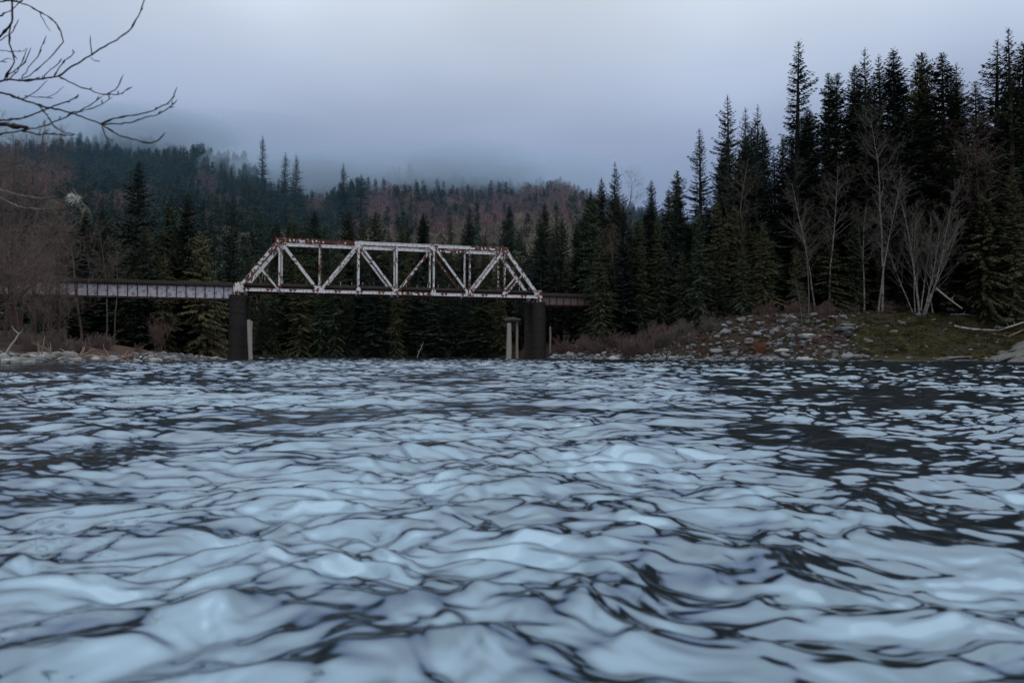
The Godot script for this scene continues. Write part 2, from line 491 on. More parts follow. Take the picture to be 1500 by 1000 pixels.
# a leafless tree: [trunk and limbs, twigs]. up: how far the branches rise; spread: the angle at which they leave
func bare(seed_: int, h: float, r0: float, stems: int, up: float, spread: float, twigs: int, first := 0.3, lean := 0.06) -> Array:
	rng.seed = seed_
	var t := MB.new()
	var w := MB.new()
	var stack := []
	for k in stems:
		var a := TAU * k / stems + rng.randf() * 1.2
		var tilt := lean if stems == 1 else lean + rng.randf_range(0.05, 0.28)
		stack.append([Vector3(cos(a) * 0.15, -0.4, sin(a) * 0.15) * (0.0 if stems == 1 else 1.0) + Vector3(0, -0.3, 0), Vector3(cos(a) * tilt, 1, sin(a) * tilt).normalized(), h * (1.0 if k == 0 else rng.randf_range(0.65, 0.98)), r0 * (1.0 if k == 0 else rng.randf_range(0.6, 0.95)), 0])
	while stack.size():
		var e: Array = stack.pop_back()
		var p: Vector3 = e[0]
		var d: Vector3 = e[1]
		var l: float = e[2]
		var r: float = e[3]
		var lv: int = e[4]
		var n: int = [9, 6, 4, 3][lv]
		var pts := PackedVector3Array([p])
		var rad := PackedFloat32Array([r])
		var kink: float = [0.07, 0.17, 0.24, 0.3][lv]
		for k in n:
			d = (d + Vector3(rng.randf_range(-1, 1), rng.randf_range(-1, 1), rng.randf_range(-1, 1)) * kink + Vector3.UP * up * 0.10 * (0.4 if lv == 0 else 1.0)).normalized()
			p += d * (l / n)
			pts.append(p)
			rad.append(lerpf(r, r * 0.12 + 0.003, (k + 1.0) / n))
		(t if lv < 2 else w).tube(pts, rad, [7, 5, 3, 3][lv], false)
		if lv >= 3: continue
		var kids: int = [int(20 * h / 14.0) + 6, 7, twigs][lv]
		for k in kids:
			var f := rng.randf_range(first if lv == 0 else 0.15, 0.98)
			var at_ := f * n
			var j := mini(int(at_), n - 1)
			var q := pts[j].lerp(pts[j + 1], at_ - j)
			var base := (pts[j + 1] - pts[j]).normalized()
			var az := rng.randf() * TAU
			var s1 := base.cross(Vector3(0.3, 0.2, 0.9)).normalized()
			var s2 := base.cross(s1)
			var ang := spread * rng.randf_range(0.7, 1.25)
			var nd := (base * cos(ang) + (s1 * cos(az) + s2 * sin(az)) * sin(ang)).normalized()
			var kl: float = [h * 0.30 * (1.15 - f * 0.75), l * 0.42, l * 0.45][lv] * rng.randf_range(0.6, 1.2)
			stack.append([q, nd, kl, maxf(lerpf(r, r * 0.15, f) * [0.36, 0.5, 0.6][lv], 0.008), lv + 1])
	return [t.mesh(), w.mesh()]

func far_bare(seed_: int) -> ArrayMesh:
	rng.seed = seed_
	var c := MB.new()
	c.tint = true
	for k in 210:
		var y := rng.randf_range(0.28, 1.0)
		var a := rng.randf() * TAU
		var r := 3.6 * sqrt(maxf(0.02, 1.0 - pow((y - 0.55) / 0.47, 2.0))) * sqrt(rng.randf())
		var p := Vector3(cos(a) * r, y * 14.0, sin(a) * r)
		kite(c, p, (Vector3(cos(a), 1.6, sin(a)) + Vector3(rng.randf_range(-0.5, 0.5), 0, rng.randf_range(-0.5, 0.5))).normalized(), rng.randf_range(0.8, 1.9), rng.randf_range(0.05, 0.13), rng.randf_range(0.6, 1.35))
	for k in 3:
		var a := TAU * k / 3.0
		c.tri(Vector3(cos(a) * 0.18, -0.5, sin(a) * 0.18), Vector3(cos(a + 2.1) * 0.18, -0.5, sin(a + 2.1) * 0.18), Vector3(0, 12.0, 0), Color(1.2, 1.2, 1.2))
	return c.mesh()

func tree_at(called: String, kind: Array, foliage: Material, bark: Material, X: float, D: float, sc: float, label: String, group: String, category := "tree", sink := 0.3, names := ["trunk", "crown"]) -> Node3D:
	var o := thing(called, label, category, Vector3(X, land(X, D) - sink, -D), rng.randf() * TAU, group)
	o.scale = Vector3(sc * rng.randf_range(0.88, 1.38), sc, sc * rng.randf_range(0.88, 1.38))
	part(names[0], kind[0], bark, o)
	var c := part(names[1], kind[1], foliage, o)
	if names[1] == "twigs": c.set_meta("kind", "stuff")
	return o

# ---------------------------------------------------------------- stones
func stone_mesh(seed_: int, flatness: float, rough: float) -> ArrayMesh:
	var f := FastNoiseLite.new()
	f.seed = seed_
	f.frequency = 0.9
	var b := MB.new()
	var rings := 6
	var seg := 9
	b.v.append(Vector3(0, 1, 0))
	for r in range(1, rings):
		for q in seg:
			var th := PI * r / rings
			var a := TAU * (q + 0.5 * (r % 2)) / seg
			b.v.append(Vector3(sin(th) * cos(a), cos(th), sin(th) * sin(a)))
	b.v.append(Vector3(0, -1, 0))
	for k in b.v.size():
		var p := b.v[k]
		b.v[k] = Vector3(p.x * 1.15, p.y * flatness, p.z) * (1.0 + rough * f.get_noise_3dv(p * 1.1) + 0.3 * rough * f.get_noise_3dv(p * 3.0))
	for q in seg:
		b.i.append_array(PackedInt32Array([0, 1 + q, 1 + (q + 1) % seg]))
		var e := 1 + (rings - 2) * seg
		b.i.append_array(PackedInt32Array([b.v.size() - 1, e + (q + 1) % seg, e + q]))
	for r in rings - 2:
		for q in seg:
			var k := 1 + r * seg
			var q2 := (q + 1) % seg
			b.i.append_array(PackedInt32Array([k + q, k + seg + q, k + q2, k + q2, k + seg + q, k + seg + q2]))
	var st := SurfaceTool.new()
	st.create_from(b.mesh(), 0)
	st.generate_normals()
	return st.commit()

# ---------------------------------------------------------------- the bridge
const SPAN := 48.2
const TRUSS_W := 4.9
const CHORD_Y := 10.6
const TRUSS_H := 7.9

func member(called: String, a: Vector3, b: Vector3, depth: float, width: float, mat: Material, parent: Node, lips := true) -> MeshInstance3D:
	var m := MB.new()
	m.beam(a, b, depth, width)
	if lips:      # channel lips: the web sits back between two flanges
		var x := (b - a).normalized()
		var y := Vector3(0, 0, 1).cross(x).normalized()
		for s in [-1.0, 1.0]:
			m.beam(a + y * s * (depth * 0.5 - 0.028) + x * 0.004, b + y * s * (depth * 0.5 - 0.028) - x * 0.004, 0.062, width + 0.11)
	return part(called, m.mesh(), mat, parent)

func gusset(c: Vector3, w: float, h: float, z: float, mat: Material, parent: Node, top: bool):
	# a plate with clipped corners on either side of the node, with rivets
	var m := MB.new()
	var k := 0.32
	var ring := [Vector2(-w, -h), Vector2(w, -h), Vector2(w, h * 0.2), Vector2(w * (1.0 - k), h), Vector2(-w * (1.0 - k), h), Vector2(-w, h * 0.2)]
	for zz in [z + 0.20, z - 0.24]:
		var f := []
		for p in ring:
			f.append(Vector3(c.x + p.x, c.y + (-p.y if top else p.y), zz))
		for q in range(1, ring.size() - 1):
			m.tri(f[0], f[q], f[q + 1])
			m.tri(f[0] + Vector3(0, 0, 0.04), f[q] + Vector3(0, 0, 0.04), f[q + 1] + Vector3(0, 0, 0.04))
		for q in ring.size():
			var q2 := (q + 1) % ring.size()
			m.quad(f[q], f[q2], f[q2] + Vector3(0, 0, 0.04), f[q] + Vector3(0, 0, 0.04))
	for gx in range(-2, 3):
		for gy in range(-1, 2):
			var p := Vector3(c.x + gx * w * 0.38, c.y + gy * h * 0.45 * (-1.0 if top else 1.0), z + 0.255)
			m.oriented(Transform3D(Basis.IDENTITY, p), Vector3(0.07, 0.07, 0.035))
	part("gusset_plate", m.mesh(), mat, parent)

func build_bridge():
	var A := at(348, 423, 104.5)
	var B := at(790, 435.7, 116.5)
	A.y = 0.0
	B.y = 0.0
	var u := (B - A).normalized()
	var frame := Transform3D(Basis(u, Vector3.UP, u.cross(Vector3.UP)), A)
	var o := thing("truss_bridge", "white through truss bridge span with peeling paint and rust", "bridge", Vector3.ZERO)
	o.transform = frame
	var p := SPAN / 8.0
	var yb := CHORD_Y
	var yt := CHORD_Y + TRUSS_H
	# wear of each member: 0 mostly paint, 1 mixed, 2 mostly rust; [near, far]
	for s in 2:
		var z := -TRUSS_W * s
		var far := s == 1
		var bot := func(k): return Vector3(p * k, yb, z)
		var top := func(k): return Vector3(p * k, yt, z)
		var wear := func(near_, far_): return M["paint%d" % (far_ if far else near_)]
		var tops := [[1, 0], [2, 0], [0, 0], [0, 0], [0, 1], [1, 0]]
		for k in 6:
			member("top_chord", top.call(k + 1) + Vector3(0.003, 0, 0), top.call(k + 2) - Vector3(0.003, 0, 0), 0.52, 0.42, wear.call(tops[k][0], tops[k][1]), o)
		var bots := [0, 0, 0, 0, 1, 0, 0, 0]
		for k in 8:
			member("bottom_chord", bot.call(k) + Vector3(0.003, 0, 0), bot.call(k + 1) - Vector3(0.003, 0, 0), 0.46, 0.38, M.flange if far else M["paint%d" % bots[k]], o)
		member("end_post", bot.call(0) + Vector3(0.1, 0.15, 0), top.call(1) + Vector3(-0.12, -0.12, 0), 0.52, 0.40, wear.call(1, 0), o)
		member("end_post", bot.call(8) + Vector3(-0.1, 0.15, 0), top.call(7) + Vector3(0.12, -0.12, 0), 0.52, 0.40, wear.call(0, 0), o)
		var verts := [0, 1, 0, 0, 0, 1, 1]
		for k in range(1, 8):
			member("vertical_post", bot.call(k) + Vector3(0, 0.235, 0), top.call(k) - Vector3(0, 0.265, 0), 0.26, 0.30, wear.call(verts[k - 1], 1 if k == 2 or k == 7 else 0), o)
		var diag := [[1, 2, 0, 0], [3, 2, 0, 0], [3, 4, 0, 0], [5, 4, 1, 0], [5, 6, 0, 2], [7, 6, 0, 0]]
		for e in diag:
			var a: Vector3 = top.call(e[0])
			var b: Vector3 = bot.call(e[1])
			var x := (b - a).normalized()
			member("diagonal", a + x * 0.34, b - x * 0.30, 0.33, 0.32, wear.call(e[2], e[3]), o)
		for e in [[0, 1, 0], [8, 7, 1]]:
			var mid: Vector3 = bot.call(e[0]).lerp(top.call(1 if e[0] == 0 else 7), 0.48)
			var b: Vector3 = bot.call(e[1])
			var x := (b - mid).normalized()
			member("sub_diagonal", mid + x * 0.25, b - x * 0.3, 0.26, 0.24, wear.call(e[2], 0), o)
		for k in 9:
			var big := k in [0, 2, 4, 6, 8]
			if k == 0 or k == 8:
				gusset(bot.call(k) + Vector3(0.1 if k == 0 else -0.1, 0.35, 0), 0.72, 0.75, z, wear.call(0 if k == 0 else 1, 0), o, false)
			else:
				gusset(bot.call(k) + Vector3(0, 0.28, 0), 0.72 if big else 0.36, 0.52 if big else 0.45, z, wear.call(1 if k in [1, 4, 6] else 0, 1), o, false)
		for k in range(1, 8):
			var big := k in [1, 3, 5, 7]
			if big: gusset(top.call(k) - Vector3(0, 0.22, 0), 0.66, 0.55, z, wear.call(2 if k in [1, 7] else (0 if k == 3 else 1), 1), o, true)
	# struts and bracing overhead
	for k in range(1, 8):
		var m := MB.new()
		m.beam(Vector3(p * k, yt - 0.08, -0.22), Vector3(p * k, yt - 0.08, -TRUSS_W + 0.22), 0.30, 0.22, Vector3(1, 0, 0))
		part("overhead_strut", m.mesh(), M["paint1"], o)
		if k < 7:
			var d := MB.new()
			d.beam(Vector3(p * k + 0.3, yt + 0.02, -0.3), Vector3(p * (k + 1) - 0.3, yt + 0.02, -TRUSS_W + 0.3), 0.14, 0.14, Vector3.UP)
			part("lateral_brace", d.mesh(), M["paint1"], o)
	for e in [[0, 1], [8, 7]]:
		var m := MB.new()
		var a := Vector3(p * e[0], yb, 0).lerp(Vector3(p * e[1], yt, 0), 0.86)
		m.beam(a + Vector3(0, 0, -0.21), a + Vector3(0, 0, -TRUSS_W + 0.21), 0.55, 0.16, Vector3(1, 0, 0))
		part("portal_strut", m.mesh(), M["paint2"], o)
	# floor: cross beams, stringers, ties, rails
	for k in 9:
		var m := MB.new()
		m.beam(Vector3(p * k, yb + 0.02, -0.2), Vector3(p * k, yb + 0.02, -TRUSS_W + 0.2), 0.7, 0.3, Vector3(1, 0, 0))
		part("floor_beam", m.mesh(), M.flange, o)
	for z in [-1.6, -3.3]:
		var m := MB.new()
		m.beam(Vector3(0.1, yb + 0.42, z), Vector3(SPAN - 0.1, yb + 0.42, z), 0.62, 0.25)
		part("stringer", m.mesh(), M.flange, o)
	deck(o, -0.4, SPAN + 0.4, yb + 0.74, -0.42, -TRUSS_W + 0.42)
	var sill := MB.new()
	sill.beam(Vector3(-0.2, yb + 0.95, -0.55), Vector3(SPAN + 0.2, yb + 0.95, -0.55), 0.30, 0.2)
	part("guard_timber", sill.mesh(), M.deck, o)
	for k in 27:
		var m := MB.new()
		var x := 0.9 + k * 1.8
		m.beam(Vector3(x, yb + 1.02, -TRUSS_W + 0.5), Vector3(x, yb + 2.05, -TRUSS_W + 0.5), 0.08, 0.08)
		part("railing_post", m.mesh(), M["paint1"], o)
	for z in [0.0, -TRUSS_W]:
		for x in [0.0, SPAN]:
			var m := MB.new()
			m.box(Vector3(x - 0.5, yb - 0.86, z - 0.35), Vector3(x + 0.5, yb - 0.55, z + 0.35))
			m.box(Vector3(x - 0.32, yb - 0.55, z - 0.28), Vector3(x + 0.32, yb - 0.236, z + 0.28))
			part("bearing_shoe", m.mesh(), M["paint1"], o)
	# girder spans
	girder("white deck girder span with fourteen bright web panels, left of no other, leading into bare trees", frame, -34.0, -0.75, 9.15, 11.05, M.girder, 1.28)
	girder("rusty brown deck girder span leading into the conifers behind willow scrub", frame, SPAN + 0.75, SPAN + 17.5, 9.35, 10.75, M.girder_rusty, 1.28)
	# piers: pairs of cylinders
	for e in [[0.0, "near black cylinder pier standing in the river beside two split pale piles"], [SPAN, "twin cylinder pier at the stony edge with one black and one brown column"]]:
		var x: float = e[0]
		var base := frame * Vector3(x, 0, 0)
		var g := thing("bridge_pier", e[1], "pier", Vector3(base.x, 0, base.z))
		g.basis = frame.basis
		for z in [0.0, -TRUSS_W]:
			var m := MB.new()
			var pts := PackedVector3Array()
			var rad := PackedFloat32Array()
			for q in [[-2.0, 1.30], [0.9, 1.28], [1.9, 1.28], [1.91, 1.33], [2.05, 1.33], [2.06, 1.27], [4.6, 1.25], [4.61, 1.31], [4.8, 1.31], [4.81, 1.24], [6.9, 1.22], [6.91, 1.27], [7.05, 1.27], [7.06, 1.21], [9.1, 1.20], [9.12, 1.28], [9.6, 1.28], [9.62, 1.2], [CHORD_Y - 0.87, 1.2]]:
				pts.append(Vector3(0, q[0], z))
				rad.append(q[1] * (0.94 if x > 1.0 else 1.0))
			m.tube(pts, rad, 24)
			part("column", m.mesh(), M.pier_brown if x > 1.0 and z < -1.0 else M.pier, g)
		var web := MB.new()
		web.box(Vector3(-0.3, 5.6, -TRUSS_W + 1.2), Vector3(0.3, 9.0, -1.2))
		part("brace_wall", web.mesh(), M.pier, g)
	# end supports of the approaches
	for e in [[-34.6, "dark timber bent under the far end of the white girder span among alders"], [SPAN + 17.2, "dark timber bent under the far end of the rusty girder span"]]:
		var base := frame * Vector3(e[0], 0, -TRUSS_W / 2)
		var g := thing("timber_bent", e[1], "bridge support", Vector3(base.x, 0, base.z))
		g.basis = frame.basis
		var lo := land(base.x, -base.z)
		for z in [-2.0, -0.7, 0.7, 2.0]:
			var m := MB.new()
			m.tube(PackedVector3Array([Vector3(0, lo - 1.0, z * 1.15), Vector3(0, 8.6, z)]), PackedFloat32Array([0.22, 0.19]), 9)
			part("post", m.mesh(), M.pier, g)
		var cap := MB.new()
		cap.box(Vector3(-0.25, 8.6, -2.6), Vector3(0.25, 9.05 if e[0] < 0 else 9.25, 2.6))
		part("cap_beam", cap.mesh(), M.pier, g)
	# old piles
	var spots := [[363.5, 468.0, 103.0, 0.30, -0.5, "split pale timber pile leaning beside the black pier"], [367.5, 470.0, 103.4, 0.24, 0.1, "straight pale timber pile touching the split one by the black pier"], [746.0, 473.0, 113.0, 0.42, 0.05, ""], [757.0, 471.0, 114.2, 0.24, -0.1, ""], [806.0, 478.0, 119.0, 0.20, 0.0, "short grey timber pile behind the black column by the willow scrub"]]
	var bent_at := at(751, 518, 113.5)
	var bent := thing("pile_bent", "old pale timber pile bent under a dark overgrown cap beside the brown column", "bridge support", Vector3(bent_at.x, 0, bent_at.z))
	for k in spots.size():
		var s: Array = spots[k]
		var top := at(s[0], s[1], s[2])
		var m := MB.new()
		var pts := PackedVector3Array()
		var rad := PackedFloat32Array()
		rng.seed = 70 + k
		for q in 6:
			var f := q / 5.0
			pts.append(Vector3(s[4] * (1.0 - f) * -1.0 + rng.randf_range(-0.03, 0.03), lerpf(-1.6, top.y, f), 0))
			rad.append(s[3] * (1.12 - 0.2 * f) * rng.randf_range(0.94, 1.05))
		m.tube(pts, rad, 9)
		if s[5]:
			single("timber_pile", m.mesh(), M.pile, Vector3(top.x, 0, top.z), s[5], "pile")
		else:
			part("pile", m.mesh(), M.drift if k == 3 else M.pile, bent).position = Vector3(top.x - bent_at.x, 0, top.z - bent_at.z)
	var cap := MB.new()
	rng.seed = 79
	for q in 5:      # rotten cap logs
		var z := -0.9 + 0.4 * q
		cap.tube(PackedVector3Array([Vector3(-1.2 - rng.randf() * 0.3, rng.randf() * 0.25, z), Vector3(0, 0.1 + rng.randf() * 0.3, z), Vector3(1.1 + rng.randf() * 0.4, rng.randf() * 0.2, z)]), PackedFloat32Array([0.24, 0.3, 0.2]), 8)
	part("cap_beam", cap.mesh(), M.deck, bent).position = Vector3(0, at(751, 470, 113.5).y, 0)

func deck(o: Node, x0: float, x1: float, y: float, z0: float, z1: float):
	var m := MB.new()
	var x := x0
	while x < x1:
		m.oriented(Transform3D(Basis.IDENTITY, Vector3(x, y + 0.13, (z0 + z1) / 2)), Vector3(0.24, 0.26, z0 - z1))
		x += 0.42
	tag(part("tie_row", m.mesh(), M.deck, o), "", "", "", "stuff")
	for z in [-0.72, 0.72]:
		var r := MB.new()
		r.box(Vector3(x0, y + 0.262, (z0 + z1) / 2 + z - 0.035), Vector3(x1, y + 0.42, (z0 + z1) / 2 + z + 0.035))
		part("rail", r.mesh(), M.flange, o)

func girder(label: String, frame: Transform3D, x0: float, x1: float, y0: float, y1: float, mat: Material, pitch: float):
	if x0 < 0: label = "grey white deck girder span with bright upright web panels leading into bare trees"
	var base := frame * Vector3(x0, 0, 0)
	var o := thing("girder_span", label, "bridge", Vector3(base.x, 0, base.z))
	o.basis = frame.basis
	var l := x1 - x0
	var n := int(l / pitch)
	var w := l / n
	for z in [-0.6, -TRUSS_W + 0.6]:
		for k in n:
			var m := MB.new()
			m.box(Vector3(k * w + 0.002, y0 + 0.065, z - 0.02), Vector3((k + 1) * w - 0.002, y1 - 0.065, z + 0.02))
			part("web_panel", m.mesh(), mat, o)
		for k in n + 1:
			var m := MB.new()
			m.box(Vector3(k * w - 0.05, y0 + 0.07, z + 0.022), Vector3(k * w + 0.05, y1 - 0.07, z + 0.17))
			part("stiffener", m.mesh(), M.flange, o)
		for e in [y0, y1]:
			var m := MB.new()
			m.box(Vector3(0, e - 0.06, z - 0.24), Vector3(l, e + 0.06, z + 0.24))
			part("bottom_flange" if e == y0 else "top_flange", m.mesh(), M.flange, o)
	deck(o, 0.0, l, y1 + 0.07, -0.05, -TRUSS_W + 0.05)
	var sill := MB.new()
	sill.beam(Vector3(0, y1 + 0.46, -0.2), Vector3(l, y1 + 0.46, -0.2), 0.26, 0.2)
	part("guard_timber", sill.mesh(), M.deck, o)
	for k in int(l / 2.4):
		var m := MB.new()
		m.beam(Vector3(1.0 + k * 2.4, y1 + 0.3, -TRUSS_W + 0.15), Vector3(1.0 + k * 2.4, y1 + 1.3, -TRUSS_W + 0.15), 0.07, 0.07)
		part("railing_post", m.mesh(), M.flange, o)

# ---------------------------------------------------------------- woods
func in_water(X: float, D: float) -> bool:
	return shore(X, D) < 1.0

func build_woods():
	# kinds: [trunk, crown], the height each was built at
	var fir := []
	for k in 4: fir.append([conifer(101 + k, 40.0, 6.6 + 0.6 * (k % 2), 0.10 + 0.04 * k, 0, 1.0), 40.0])
	var dense := []
	for k in 4: dense.append([conifer(111 + k, 34.0, 6.2 + 0.3 * k, 0.04, 1, 1.0), 34.0])
	var cedar := []
	for k in 3: cedar.append([conifer(121 + k, 30.0, 5.0 + 0.4 * k, 0.03, 2, 1.0), 30.0])
	var young := []
	for k in 3: young.append([conifer(131 + k, 14.0, 3.2 + 0.3 * k, 0.02, 2 if k else 1, 1.1, 0.75), 14.0])
	var firs := [M.fir0, M.fir1, M.fir2]
	var cedars := [M.cedar0, M.cedar1, M.cedar2]
	print("kinds ", Time.get_ticks_msec())

	# trees read from the photograph: [px of the top, py of the top, D, kind, variant, label]
	var known := [
		[1166, 60, 112, 0, 0, "tallest slim fir spire with tiered open branches above the alders"],
		[1216, 108, 110, 1, 1, "blunt topped dark fir close beside the tall open fir spire"],
		[1068, 138, 116, 0, 1, "slender forked looking fir left of the open spire"],
		[1090, 158, 120, 0, 2, "narrow ragged fir behind the slender forked one"],
		[1108, 154, 114, 0, 3, "crooked topped fir before the open spire"],
		[1027, 186, 118, 0, 0, "short pointed fir that ends the high stand towards the bridge"],
		[1270, 70, 110, 0, 2, "pointed dark fir above the pale bare alder"],
		[1252, 92, 116, 1, 2, "shaggy fir at the shoulder of the pointed dark fir"],
		[1293, 80, 118, 0, 1, "thin topped fir behind the pointed dark fir"],
		[1311, 70, 108, 1, 0, "broad heavy fir over the pale bare alder"],
		[1344, 76, 112, 2, 1, "round topped lacy cedar between dark firs"],
		[1382, 78, 107, 1, 3, "broad dark fir with a leaning tip"],
		[1406, 92, 113, 0, 3, "small tipped fir behind the leaning tip fir"],
		[1458, 58, 108, 0, 1, "tall fir with a drooping tip beside the highest fir"],
		[1482, 40, 106, 0, 0, "highest fir on the rocky bank with open tiers"],
		[1498, 62, 110, 1, 2, "fir pressed against the highest fir"],
		[1432, 120, 117, 1, 1, "lower fir in the gap beside the highest firs"],
		[900, 238, 128, 0, 3, "pointed fir standing alone above the rusty girder"],
		[880, 260, 131, 1, 0, "low fir shouldering the lone pointed fir"],
		[954, 264, 126, 1, 3, "stubby fir between lone pointed fir and high stand"],
		[990, 250, 124, 2, 0, "feathery cedar below the end of the high stand"],
		[200, 236, 121, 1, 1, "broad black fir cone above the white girder span"],
		[276, 282, 124, 1, 2, "dark fir right behind the white girder span"],
		[338, 292, 132, 0, 2, "slim fir behind the left end post of the truss"],
		[246, 292, 128, 2, 2, "dull cedar between two black firs above the girder"],
		[150, 300, 120, 1, 3, "dark fir half hidden by bare reddish trees"],
		[298, 338, 116, 3, 1, "olive brown young cedar by the left end post"],
		[1440, 222, 103, 2, 1, "olive hemlock with loose sprays above the fallen logs"],
		[1486, 250, 102, 2, 0, "olive hemlock further along the fallen logs"],
	]
	var sets := [fir, dense, cedar, young]
	var spots := []
	for e in known:
		var top := at(e[0], e[1], e[2])
		var set_: Array = sets[e[3]]
		var kind: Array = set_[e[4] % set_.size()]
		rng.seed = 500 + spots.size()
		var base := land(top.x, e[2]) - 0.3
		var mat: Material = firs[(e[4] + spots.size()) % 3] if e[3] < 2 else cedars[e[4] % 3]
		if str(e[5]).begins_with("olive"): mat = M.olive if e[3] == 3 else M.cedar1
		tree_at("conifer", kind[0], mat, M.bark, top.x, e[2], (top.y - base) / kind[1], e[5], "")
		spots.append(Vector2(top.x, e[2]))

	# stands of look-alikes: [px range, D range, py range of the tops, how many, sets, label, group]
	var stands := [
		[[1180, 1640], [112, 132], [95, 170], 34, [fir, dense], "tall dark fir packed into the high stand above the rocky bank", "firs of the high stand"],
		[[1040, 1190], [116, 134], [180, 250], 14, [fir, dense], "dark fir in the sloping end of the high stand", "firs at the end of the high stand"],
		[[1000, 1300], [105, 114], [290, 380], 20, [cedar, young], "olive green cedar at the foot of the high stand", "cedars at the foot of the stand"],
		[[1300, 1620], [107, 116], [230, 340], 14, [cedar, dense], "dark cedar behind the mossy bank and fallen logs", "cedars behind the mossy bank"],
		[[1050, 1520], [108, 124], [190, 320], 24, [dense, cedar], "dark evergreen filling the middle of the high stand", "evergreens filling the high stand"],
		[[860, 1040], [112, 134], [270, 360], 24, [dense, cedar], "dark fir between the rusty girder and the high stand", "firs beside the rusty girder"],
		[[790, 900], [128, 150], [290, 370], 16, [dense, fir], "dark fir behind the rusty girder span", "firs behind the rusty girder"],
		[[360, 800], [136, 146], [360, 440], 40, [cedar, dense], "low dark evergreen on the bank seen beneath the truss", "evergreens beneath the truss"],
		[[330, 800], [148, 176], [308, 372], 44, [dense, fir, cedar], "dark fir rising behind the white truss", "firs behind the truss"],
		[[60, 340], [112, 140], [300, 370], 26, [dense, cedar], "dark fir behind the white girder span", "firs behind the white girder"],
		[[-260, 60], [84, 130], [200, 330], 18, [dense, fir], "dark fir behind the bare reddish trees", "firs behind the bare trees"],
	]
	for e in stands:
		rng.seed = 900 + int(e[0][0])
		var tries := 0
		var made := 0
		var wanted: int = e[3]
		while made < wanted and tries < wanted * 30:
			tries += 1
			var D := rng.randf_range(e[1][0], e[1][1])
			var px := rng.randf_range(e[0][0], e[0][1])
			var X := (px - 750.0) / F * D
			if in_water(X, D): continue
			var near_other := false
			for s in spots:
				if s.distance_to(Vector2(X, D)) < 2.3: near_other = true
			if near_other: continue
			spots.append(Vector2(X, D))
			var set_: Array = e[4][rng.randi() % e[4].size()]
			var kind: Array = set_[rng.randi() % set_.size()]
			var hgt: float = at(px, rng.randf_range(e[2][0], e[2][1]), D).y - land(X, D) + 0.3
			var mat: Material = cedars[rng.randi() % 3] if set_ == cedar or set_ == young else firs[rng.randi() % 3]
			var look: String = {0: "open tiered", 1: "dense", 2: "drooping", 3: "young bushy"}[[fir, dense, cedar, young].find(set_)]
			tree_at("conifer", kind[0], mat, M.bark, X, D, hgt / kind[1], look + " " + e[5], look + " " + e[6])
			made += 1
	print("stands ", Time.get_ticks_msec(), " ", spots.size())

	# single firs that stand out against the cloud on the ridge
	var ridge := [[382, 198, 420, "slim fir spire standing out of the ridge at the edge of the cloud"], [414, 222, 380, "short fir in front of the misty ridge gap"], [431, 225, 370, "dark narrow fir beside the misty ridge gap"], [500, 238, 330, "bushy topped fir rising into the mist above the truss"], [527, 252, 340, "smaller fir close to the bushy topped one in the mist"], [746, 300, 240, "black fir above the right end of the truss"]]
	for e in ridge:
		var X: float = (e[0] - 750.0) / F * e[2]
		rng.seed = int(e[0])
		var set_: Array = fir if e[0] != 746 else dense
		var kind: Array = set_[int(e[0]) % 4]
		tree_at("conifer", kind[0], M.fir1, M.bark, X, e[2], (at(e[0], e[1], e[2]).y - land(X, e[2])) / kind[1], e[3], "")

	# the wood on the hillside, too far to count
	var low := []
	for k in 3: low.append(conifer(141 + k, 24.0, 3.4 + 0.4 * k, 0.10, 1, 0.30, 2.6)[1])
	var bl := [far_bare(151), far_bare(152)]
	var lots := [[], [], [], [], []]
	rng.seed = 77
	for k in 15000:
		var D := sqrt(rng.randf_range(165.0 * 165.0, 600.0 * 600.0))
		var px := rng.randf_range(-330.0, 1330.0)
		if D < 185.0 and px > 1000.0: continue
		var X := (px - 750.0) / F * D
		var h := land(X, D)
		var pn := patch_noise.get_noise_2d(X * 0.55, D * 0.55)
		var alder := (px > 520.0 and px < 900.0 and D > 215.0 and pn > -0.26) or pn > 0.3
		if alder and rng.randf() < 0.8:
			var lichen := D < 290.0 and rng.randf() < 0.8
			var s := rng.randf_range(0.7, 1.2)
			lots[4 if lichen else 3].append(Transform3D(Basis(Vector3.UP, rng.randf() * TAU).scaled(Vector3.ONE * s), Vector3(X, h - 0.3, -D)))
			continue
		var s := rng.randf_range(0.38, 0.85) * (1.0 + 0.35 * patch_noise.get_noise_2d(X + 900.0, D))
		lots[rng.randi() % 3].append(Transform3D(Basis(Vector3.UP, rng.randf() * TAU).scaled(Vector3(s * rng.randf_range(0.85, 1.15), s, s)), Vector3(X, h - 0.4, -D)))
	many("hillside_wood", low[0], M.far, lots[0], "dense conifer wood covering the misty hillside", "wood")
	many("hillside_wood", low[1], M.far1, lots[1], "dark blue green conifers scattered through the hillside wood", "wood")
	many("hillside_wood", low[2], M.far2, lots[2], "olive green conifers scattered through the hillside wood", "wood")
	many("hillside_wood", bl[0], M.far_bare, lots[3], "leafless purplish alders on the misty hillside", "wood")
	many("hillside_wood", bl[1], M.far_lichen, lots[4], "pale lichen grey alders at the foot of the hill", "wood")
	print("hill ", Time.get_ticks_msec())

	# leafless trees
	var alder := []
	for k in 3: alder.append([bare(201 + k, 16.0, 0.12, 1, 0.7, 0.85, 6, 0.15), 16.0])
	var pale := []
	for k in 3: pale.append([bare(211 + k, 18.0, 0.13, 1, 0.5, 0.9, 2, 0.45), 18.0])
	var fan := [[bare(221, 11.0, 0.075, 8, 0.9, 0.5, 2, 0.3), 11.0], [bare(222, 9.0, 0.06, 5, 0.9, 0.55, 2, 0.25), 9.0]]
	var names := ["trunk", "twigs"]
	rng.seed = 333
